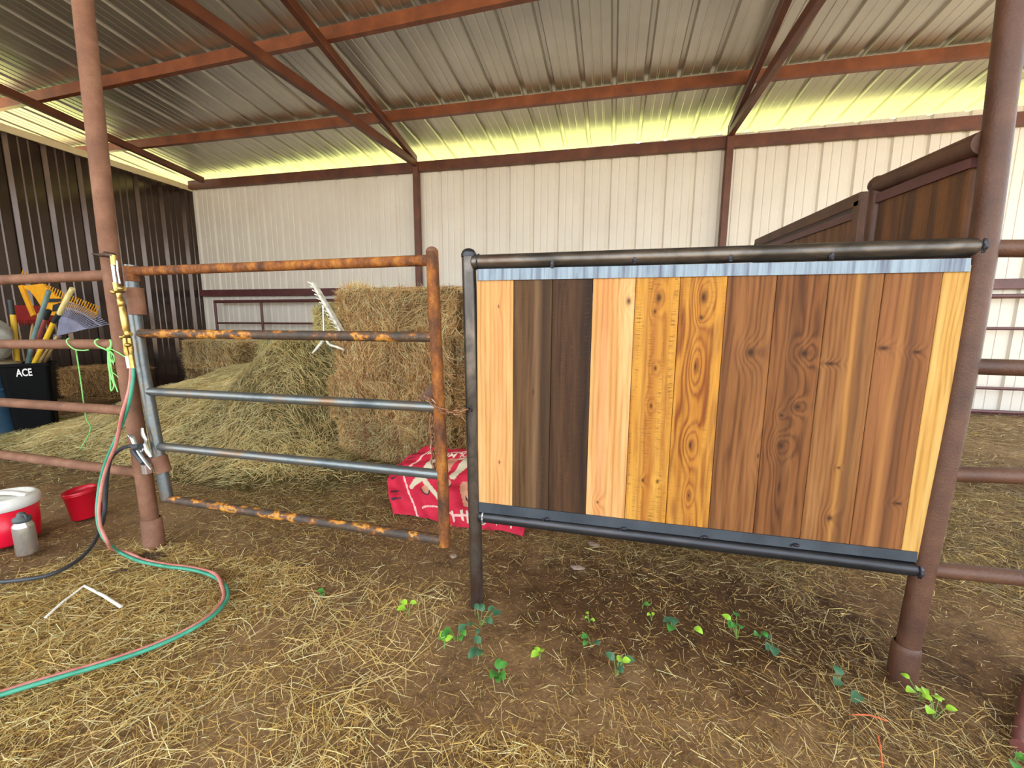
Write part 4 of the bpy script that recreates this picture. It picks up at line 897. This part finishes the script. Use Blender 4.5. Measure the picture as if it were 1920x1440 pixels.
pole(t, [(92, 652, 0), (68, 690, .05), (56, 715, .08)], .014, 'wood_handle', Y=YT-.05); pole(t, [(108, 630, .03), (92, 652, 0)], .014, 'wood_handle', 'upper_pole', Y=YT-.05)

# ================================================================== TORCH, HOSES, CLAMP, CABLE
YH = YF-.07
to = thing('cutting_torch', at(230, 600, YH), 'brass cutting torch hanging between the rusty post and gate', 'torch')
MB().tube([at(174, 476, YH), at(192, 479, YH), at(198, 477, YH), at(214, 480, YH)], [.004, .008, .013, .012], 12).build('torch_head', 'torch_dark', to)
MB().tube([at(212, 478, YH), at(214, 497, YH)], .012, 12).build('head_block', 'brass', to)
MB().tube([at(211, 494, YH), at(217, 532, YH)], .0075, 10).build('gas_tube', 'chrome', to)
MB().tube([at(219, 489, YH), at(221, 510, YH), at(225, 532, YH)], .0038, 8).build('gas_tube', 'chrome', to)
P = [at(216, 530, YH), at(219, 545, YH)]; MB().tube(P, .011, 12).build('valve_body', 'brass', to)
MB().tube([at(211, 547, YH), at(233, 541, YH)], .010, 10).build('valve_body', 'brass', to)
mb = MB(); mb.ball(at(226, 541, YH-.01), .013, (1, 1, .8)); mb.build('valve_knob', 'brass', to)
mb = MB(); mb.ball(at(213, 548, YH-.008), .009); mb.build('valve_knob', 'brass', to)
prof = [(223, 550, .011), (225, 560, .011), (225.5, 561, .014), (228, 574, .014), (228, 576, .011), (229, 578, .0125), (230.5, 586, .0125), (231, 588, .014), (237, 620, .014), (237.5, 622, .0125), (240, 628, .0125)]
MB().tube([at(x, y, YH) for x, y, r in prof], [r for *_, r in prof], 14).build('torch_handle', 'brass', to)
MB().tube([at(228, 632, YH), at(246, 626, YH)], .009, 10).build('valve_body', 'brass', to)
mb = MB(); mb.ball(at(229, 632, YH-.006), .012, (1, 1, .8)); mb.build('valve_knob', 'brass', to)
mb = MB(); mb.ball(at(240, 647, YH-.01), .013, (1, 1, .8)); mb.build('valve_knob', 'brass', to)
MB().tube([at(234, 634, YH), at(238, 660, YH), at(240, 668, YH)], [.009, .0125, .009], 12).build('inlet', 'brass', to)
MB().tube([at(243, 634, YH), at(246, 655, YH), at(247, 665, YH)], [.008, .010, .007], 12).build('inlet', 'brass', to)
MB().tube([at(239, 667, YH), at(243, 690, YH)], .010, 12).build('hose_fitting', 'chrome', to)
MB().tube([at(246, 665, YH), at(250, 690, YH)], .010, 12).build('hose_fitting', 'brass', to)
px = [(250, 690), (249, 715), (243, 752), (231, 790), (214, 830), (200, 862), (189, 898), (183, 938), (182, 965), (187, 992), (200, 1015), (226, 1036), (262, 1052), (310, 1062), (352, 1067), (388, 1076), (414, 1090), (428, 1110), (420, 1133), (392, 1160), (345, 1188), (282, 1216), (200, 1244), (118, 1268), (50, 1288), (-40, 1316)]
G = []
for k, (x, y) in enumerate(px):
    if k < 11: G.append(at(x, y, YH-.01*min(k, 5)-.02*max(0, k-6)))
    else: G.append(gnd(x, y, .024))
gp = smooth_path(G, 6)
tag(MB().tube(gp, .0072, 10).build('hose', 'hose_green', base=G[11]), 'green hose of the pair, curling from the torch over the floor', 'hose', 'pair of torch hoses')
RP = []
def sst(a, b, t): t = max(0, min(1, (t-a)/(b-a))); return t*t*(3-2*t)
for k, p in enumerate(gp):
    a = gp[max(0, k-1)]; b = gp[min(len(gp)-1, k+1)]; d = (b-a).normalized(); t = k/len(gp)
    air = Vector((-d.z, 0, d.x)).normalized() if abs(d.z)+abs(d.x) > 1e-6 else Vector((1, 0, 0))
    f = -1+2*sst(.05, .17, t); oa = air*(.0146*f)+Vector((0, -.0146*(1-f*f), 0))
    g = Vector((-d.y, d.x, 0)); g = g.normalized() if g.length > .05 else Vector((0, 1, 0))
    h_ = 1-2*sst(.585, .67, t); og = g*(.0146*h_)+Vector((0, 0, .0146*(1-h_*h_)))
    RP.append(p+oa.lerp(og, sst(.36, .46, t)))
RP = smooth_path(RP[::3]+[RP[-1]], 3)
for p in RP: p.z = max(p.z, .022)
tag(MB().tube(RP, .0072, 10).build('hose', 'hose_red', base=G[11]), 'faded red hose of the pair, curling from the torch over the floor', 'hose', 'pair of torch hoses')
# ground clamp
YG = YF-.06
cl = thing('welding_clamp', at(270, 850, YG), 'silver welding ground clamp biting the tab on rusty post', 'clamp')
def bar(pts, w, th, m, name, root):
    pts = [Vector(p) for p in pts]; mb = MB(); vs = []
    for i, p in enumerate(pts):
        d = (pts[min(i+1, len(pts)-1)]-pts[max(i-1, 0)]).normalized(); s = d.cross(Vector((0, 1, 0))).normalized(); ww = w[i] if isinstance(w, (list, tuple)) else w
        for a, b in ((-1, -1), (1, -1), (1, 1), (-1, 1)): vs.append(p+s*(a*ww/2)+Vector((0, b*th/2, 0)))
    n = len(pts); mb.add(vs, [(i*4+k, i*4+(k+1) % 4, i*4+4+(k+1) % 4, i*4+4+k) for i in range(n-1) for k in range(4)]+[(3, 2, 1, 0), (n*4-4, n*4-3, n*4-2, n*4-1)]); return mb.build(name, m, root)
def arm(pts, r, m, name, root, ov=.55): return MB().tube(smooth_path(pts, 4), None or [r_ for k in range(len(pts)-1) for r_ in [r[k]+(r[k+1]-r[k])*t/4 for t in range(4)]]+[r[-1]], 12, oval=ov).build(name, m, root)
arm([at(x, y, YG-.005) for x, y in ((240, 815), (247, 819), (254, 834), (266, 856), (284, 880))], [.007, .012, .011, .009, .006], 'chrome', 'jaw_arm', cl)
arm([at(x, y, YG+.008) for x, y in ((267, 802), (268, 814), (274, 827), (268, 842), (262, 852))], [.007, .012, .008, .008, .009], 'chrome', 'jaw_arm', cl)
arm([at(x, y, YG+.003) for x, y in ((272, 832), (278, 846), (284, 857))], [.010, .014, .008], 'chrome', 'jaw_plate', cl, .7)
arm([at(x, y, YG+.006) for x, y in ((248, 843), (258, 856), (268, 868))], [.010, .010, .010], 'cable', 'spring_sleeve', cl, 1.)
mb = MB(); mb.tube([at(252, 840, YG-.02), at(263, 836, YG-.02)], .014, 12); mb.build('cable_lug', 'cable', cl)
mb = MB(); mb.box(at(275, 879, YG+.01), (.03, .03, .045), bev=.004); mb.build('contact_block', 'chrome', cl)
px = [(262, 837), (250, 836), (236, 838), (222, 845), (209, 858), (203, 876), (200, 900), (198, 935), (195, 968), (189, 990), (176, 1018), (156, 1042), (128, 1062), (92, 1078), (50, 1086), (0, 1091), (-60, 1094)]
G = [at(x, y, YG-.02) if k < 9 else None for k, (x, y) in enumerate(px)]
for k, (x, y) in enumerate(px):
    if k >= 9: G[k] = gnd(x, y, .022 if k > 10 else .03)
tag(MB().tube(smooth_path(G, 5), .0085, 10).build('welding_cable', 'cable', base=G[10]), 'black welding cable drooping from the silver clamp to floor', 'cable')
# green twine
YT2 = YF-.034
tw = thing('green_twine', at(205, 650, YT2), 'knotted bundle of bright green baling twine beside rusty post', 'twine', 'green baling twine on the fence')
for pts, r in (([(184, 636), (178, 640), (182, 648), (195, 654), (204, 658)], .004), ([(207, 637), (209, 645), (206, 655)], .005), ([(202, 660), (204, 655), (212, 656), (225, 663), (236, 670)], .003),
               ([(203, 655), (203, 680), (206, 700), (208, 732)], .0035), ([(205, 655), (209, 690), (214, 715), (221, 735)], .003), ([(206, 658), (214, 668), (213, 680), (206, 672)], .0035), ([(208, 660), (212, 680), (213, 684)], .002), ([(204, 660), (207, 700), (214, 722), (209, 733)], .0035), ([(208, 696), (216, 702), (224, 709)], .002)):
    MB().tube(smooth_path([at(x, y, YT2) for x, y in pts], 4), r, 6).build('strand', 'twine_green', tw)
mb = MB(); mb.ball(at(204, 655, YT2-.002), .010, (1, .8, 1)); mb.build('knot', 'twine_green', tw)
tw = thing('green_twine', at(145, 655, YT2), 'single green twine looped on the rail and hanging to the hay', 'twine', 'green baling twine on the fence')
MB().tube(smooth_path([at(x, y, YT2) for x, y in ((130, 634), (125, 638), (128, 646), (140, 655), (155, 657), (166, 656))], 4), .003, 6).build('strand', 'twine_green', tw)
MB().tube(smooth_path([at(x, y, YF+.03+k*.02) for k, (x, y) in enumerate(((142, 654), (148, 690), (153, 725), (157, 756), (162, 785), (170, 802), (163, 822), (150, 842)))], 4), .003, 6).build('strand', 'twine_green', tw)

# ================================================================== COOLER, BOTTLE, BUCKET
c = gnd(20, 1040)+Vector((0, .09, 0)); c = Vector((c.x-.205, c.y, 0))
ck = thing('drink_cooler', c, 'red round drink cooler with white lid at the left edge', 'cooler')
mb = MB(); mb.lathe([(0, 0), (.108, 0), (.118, .012), (.127, .19), (.0, .2)], c, n=40); mb.build('body', 'cooler_red', ck)
mb = MB(); mb.lathe([(.128, .188), (.135, .192), (.137, .222), (.134, .236), (.122, .248), (.108, .250), (.100, .238), (.0, .238)], c, n=40); lid = mb.build('lid', 'white_plastic', ck)
mb = MB(); mb.tube(smooth_path([c+Vector((-.10, -.03, .245)), c+Vector((-.03, -.01, .262)), c+Vector((.05, .02, .262)), c+Vector((.115, .045, .245))], 4), .020, 12, oval=.5); mb.build('lid_handle', 'white_plastic', lid)
c = gnd(43, 1046)+Vector((-.035, .035, 0)); c.z = 0
bt = thing('water_bottle', c, 'brushed steel water bottle with black cap before the cooler', 'bottle')
mb = MB(); mb.lathe([(0, 0), (.035, 0), (.039, .006), (.039, .142), (.037, .155), (.030, .164), (.030, .174), (0, .176)], c, n=36); mb.build('body', 'bottle', bt)
mb = MB(); mb.lathe([(.031, .168), (.034, .172), (.032, .190), (.018, .197), (.014, .211), (.011, .215), (0, .215)], c, n=28); cap = mb.build('cap', 'grey_plastic', bt)
mb = MB(); mb.tube(smooth_path([c+Vector((.012, 0, .203)), c+Vector((.026, 0, .206)), c+Vector((.034, 0, .190))], 4), .004, 8); mb.build('cap_loop', 'grey_plastic', cap)
c = gnd(142, 976); ax = Vector((-.09, -.10, 1)).normalized(); c = Vector((c.x, c.y+.06, .0))
bk = thing('bucket', c, 'open red plastic bucket tilting beside the post', 'bucket')
mb = MB(); mb.lathe([(0, .004), (.067, .004), (.070, .01), (.072, .150), (.075, .153), (.076, .172), (.072, .174), (.069, .150), (.062, .014), (0, .012)], c, ax, 36); mb.build('body', 'red_plastic', bk)
mb = MB(); mb.lathe([(.072, .150), (.0765, .151), (.077, .157), (.072, .159)], c, ax, 36); mb.build('rim_band', 'red_plastic', bk)

# ================================================================== SMALL THINGS
pts = [gnd(85, 1158, .015), gnd(118, 1128, .03), gnd(158, 1098, .045), gnd(195, 1117, .035), gnd(228, 1138, .015)]
tag(MB().tube(pts, .0065, 6, oval=.5).build('bent_strip', 'white_paint', base=pts[2]), 'bent chipped white metal strip poking up from floor straw', 'strip')
pts = [at(374, 812, 2.75), at(441, 786, 2.85)]
tag(MB().tube([pts[0], pts[0].lerp(pts[1], .6)+Vector((0, 0, .006)), pts[1]], .008, 8).build('white_stick', 'white_paint', base=pts[0]), 'thin white stick lying on the loose hay', 'stick')
rk = thing('bow_rake', at(606, 620, 2.85), 'bleached wooden hay rake head propped on the bale stack', 'rake')
YK = 2.85; a, b = at(588, 531, YK), at(652, 640, YK)
MB().beam(a, b, .022, .05, up=(0, 1, 0), bev=.004).build('rake_head', 'white_paint', rk)
for k in range(13):
    p = a.lerp(b, .03+.07*k); MB().tube([p, p+(at(578, 536, YK)-at(590, 541, YK))*(1.1)], .006, 6).build('tine', 'white_paint', rk)
MB().tube([at(606, 572, YK), at(607, 630, YK), at(609, 634, YK)], .008, 8).build('brace', 'chrome', rk)
MB().tube(smooth_path([at(609, 634, YK), at(601, 645, YK), at(586, 662, YK-.05)], 3), [.012, .012, .012, .012, .011, .009, .006], 8).build('brace', 'white_paint', rk)
MB().tube(smooth_path([at(609, 634, YK), at(618, 646, YK), at(630, 650, YK), at(645, 656, YK)], 3), .010, 8).build('brace', 'white_paint', rk)
def rock(px, s, label, sq_=.55):
    c = gnd(*px); vs = []; sd = random.random()*9; mb = MB()
    for i in range(11):
        ph = PI*i/10
        for k in range(16):
            t = 2*PI*k/16; r = 1+.16*math.sin(2*t+sd)+.12*math.sin(3*ph+t*3+sd)+.06*math.sin(7*t+ph*5)
            vs.append(c+Vector((s*math.sin(ph)*math.cos(t)*r, s*.7*math.sin(ph)*math.sin(t)*r, s*sq_*math.cos(ph)*r+s*.2)))
    mb.add(vs, [(i*16+k, (i+1)*16+k, (i+1)*16+(k+1) % 16, i*16+(k+1) % 16) for i in range(10) for k in range(16)], True)
    return tag(mb.build('rock', 'rock', base=c), label, 'rock', 'small stones on the dirt')
rock((1113, 1022), .030, 'flat pinkish stone under the plank panel', .35)
rock((1083, 1066), .030, 'dull brown stone half buried below the panel', .3)
rock((851, 1044), .020, 'small brown stone right of the gate bottom corner', .5)
for px_, s, lab in (((285, 1040), .07, 'dark clod of damp straw at the left post base'),):
    c = gnd(*px_); mb = MB(); mb.ball(c+Vector((.02, -.01, .0)), s, (1.0, .45, .22), rot=Matrix.Rotation(.3, 3, 'Z')); tag(mb.build('clod', 'bark', base=c), lab, 'clod')
c = gnd(220, 1060, .01); pts = smooth_path([gnd(205, 1076, .006), gnd(222, 1070, .014), gnd(240, 1068, .008)], 3)
tag(MB().tube(pts, .005, 7).build('twig', 'bark', base=c), 'short dark twig on dirt left of the hose bend', 'twig')
for pl, lab in (([(1598, 1340), (1630, 1341), (1664, 1352)], 'short orange twine scrap lying right of centre'), ([(1646, 1380), (1651, 1405), (1655, 1445)], 'orange twine scrap at the bottom edge')):
    P = [gnd(x, y, .012) for x, y in pl]; tag(MB().tube(smooth_path(P, 4), .0022, 6).build('orange_twine', 'twine_orange', base=P[0]), lab, 'twine', 'orange twine scraps')
# rusty pipe stub at right edge
a = gnd(1905, 1392, .0); b = Vector((1.165, 1.20, .0)); 
p0, p1 = gnd(1912, 1400, .018), gnd(1934, 1285, .018)
tag(MB().tube([p0, p1, p1+(p1-p0)*.3], .018, 16).build('pipe_stub', 'old_pipe', base=p0), 'pinkish rusty pipe end poking in at lower right corner', 'pipe')

# seedlings
def leaf(mb, base, d, up, L, W, mi=0):
    d = d.normalized(); s = d.cross(up).normalized(); nrm = s.cross(d); prof = ((0, .1), (.06, .55), (.16, .86), (.32, 1.), (.5, .96), (.68, .76), (.84, .47), (.94, .2), (1., .03)); vs = []
    for t, w in prof:
        c = base+d*(L*t)+nrm*(L*.22*math.sin(t*PI)*.6); vs += [c-s*(W*w/2)+nrm*W*.12*w, c, c+s*(W*w/2)+nrm*W*.12*w]
    mb.add(vs, [(i*3+k, i*3+k+1, i*3+k+4, i*3+k+3) for i in range(8) for k in (0, 1)], True, mi); return mb
def seedling(px, leaves, m, label, h=.05, L=.035, spread=.02, group='green seedlings on the dirt'):
    c = gnd(*px); root = thing('seedling', c, label, 'plant', group); rnd = random.Random(int(px[0]*7+px[1]))
    for k in range(leaves):
        a = rnd.uniform(0, 2*PI); hh = h*rnd.uniform(.45, 1.); off = Vector((math.cos(a), math.sin(a), 0))*spread*rnd.uniform(.4, 1.3); tp = c+off+Vector((0, 0, hh))
        MB().tube([c+off*.1+Vector((0, 0, -.004)), c+off*.6+Vector((0, 0, hh*.6)), tp], .0012, 5).build('stem', 'stem', root)
        mm = m if isinstance(m, str) else rnd.choice(m); l = L*rnd.uniform(.95, 1.45)
        leaf(MB(), tp, Vector((math.cos(a+rnd.uniform(-.6, .6)), math.sin(a)-.3, rnd.uniform(-.25, .35))), Vector((0, -.3, 1)), l, l*.78).build('leaf', mm, root)
SD = [((609, 1118), 2, 'leaf', 'lone two leaf seedling left of centre in front of the gate', .035, .026, .006),
 ((767, 1152), 3, ['leaf_dark', 'leaf_light'], 'small seedling below the gate latch corner', .05, .028, .012),
 ((900, 1172), 7, 'leaf_dark', 'dark leafed weed at the foot of the steel post', .05, .024, .045),
 ((856, 1200), 8, ['leaf', 'leaf', 'leaf_dark'], 'dense green weed left of the steel post foot', .06, .026, .03),
 ((833, 1215), 3, 'leaf_light', 'yellow green seedling left of the dense weed', .04, .022, .014),
 ((905, 1228), 4, 'leaf_dark', 'bluish dark weed just below the steel post foot', .05, .03, .022),
 ((932, 1276), 5, 'leaf', 'bright green seedling lowest below the steel post', .05, .028, .014),
 ((1105, 1165), 3, 'leaf_light', 'tiny pale sprout under the middle of panel', .025, .014, .01),
 ((1108, 1205), 3, ['leaf_dark', 'leaf'], 'dark small weed below the tiny pale sprout', .035, .022, .018),
 ((1012, 1235), 3, 'leaf_light', 'yellow green sprout in straw left of centre', .03, .022, .008),
 ((1155, 1265), 6, ['leaf_dark', 'leaf_dark', 'leaf_light'], 'round leafed dark weed at centre of foreground', .055, .027, .020),
 ((1205, 1140), 1, 'leaf', 'single upright leaf under the panel centre', .03, .022, .004),
 ((1222, 1162), 2, 'leaf_light', 'thin sprout next to the single upright leaf', .03, .014, .006),
 ((1262, 1176), 4, ['leaf', 'leaf_dark', 'leaf_light'], 'leafy vine seedling under right half of panel', .05, .032, .022),
 ((1299, 1185), 1, 'leaf_light', 'single light leaf right of the vine seedling', .03, .028, .004),
 ((1382, 1195), 5, ['leaf_light', 'leaf', 'leaf'], 'seedling with tall light green leaves below panel', .07, .032, .024),
 ((1425, 1195), 2, 'leaf', 'two leafed seedling right of the tall light one', .035, .026, .01),
 ((1452, 1215), 3, 'leaf_dark', 'greyish green trailing seedling in line with others', .03, .032, .016),
 ((1576, 1285), 2, 'leaf_dark', 'small grey green weed before the right post', .03, .028, .008),
 ((1614, 1310), 1, 'leaf_dark', 'single grey green leaf before the right post', .02, .030, .006),
 ((1726, 1310), 5, 'leaf_light', 'yellow weed in the straw below right post', .06, .022, .03),
 ((1752, 1345), 5, 'leaf_light', 'lower yellow weed in straw below right post', .05, .022, .022),
 ((1897, 1434), 3, 'leaf', 'green sprig in bottom right corner by rusty pipe', .03, .022, .012)]
for px_, n_, m_, lab, h_, L_, sp_2 in SD: seedling(px_, n_, m_, lab, h_, L_, sp_2)

# ================================================================== LIGHT
w = bpy.data.worlds.new('sky'); scn.world = w; w.use_nodes = True; nt = w.node_tree
bg = nt.nodes['Background']; bg.inputs[0].default_value = (.80, .90, 1., 1); bg.inputs[1].default_value = 1.5
sun = bpy.data.lights.new('sun', 'SUN'); sun.energy = 6.5; sun.angle = .01; sun.color = (1, .95, .86)
so = bpy.data.objects.new('sun', sun); col.objects.link(so); so.rotation_euler = Vector((.35, -.55, -.75)).to_track_quat('-Z', 'Y').to_euler()
vs_ = scn.view_settings; vs_.view_transform = 'Standard'; vs_.look = 'None'; vs_.gamma = 1; vs_.use_curve_mapping = False; vs_.exposure = 1.8
scn.cycles.max_bounces = 8; scn.cycles.diffuse_bounces = 5; scn.cycles.glossy_bounces = 4
scn.cycles.sample_clamp_indirect = 8
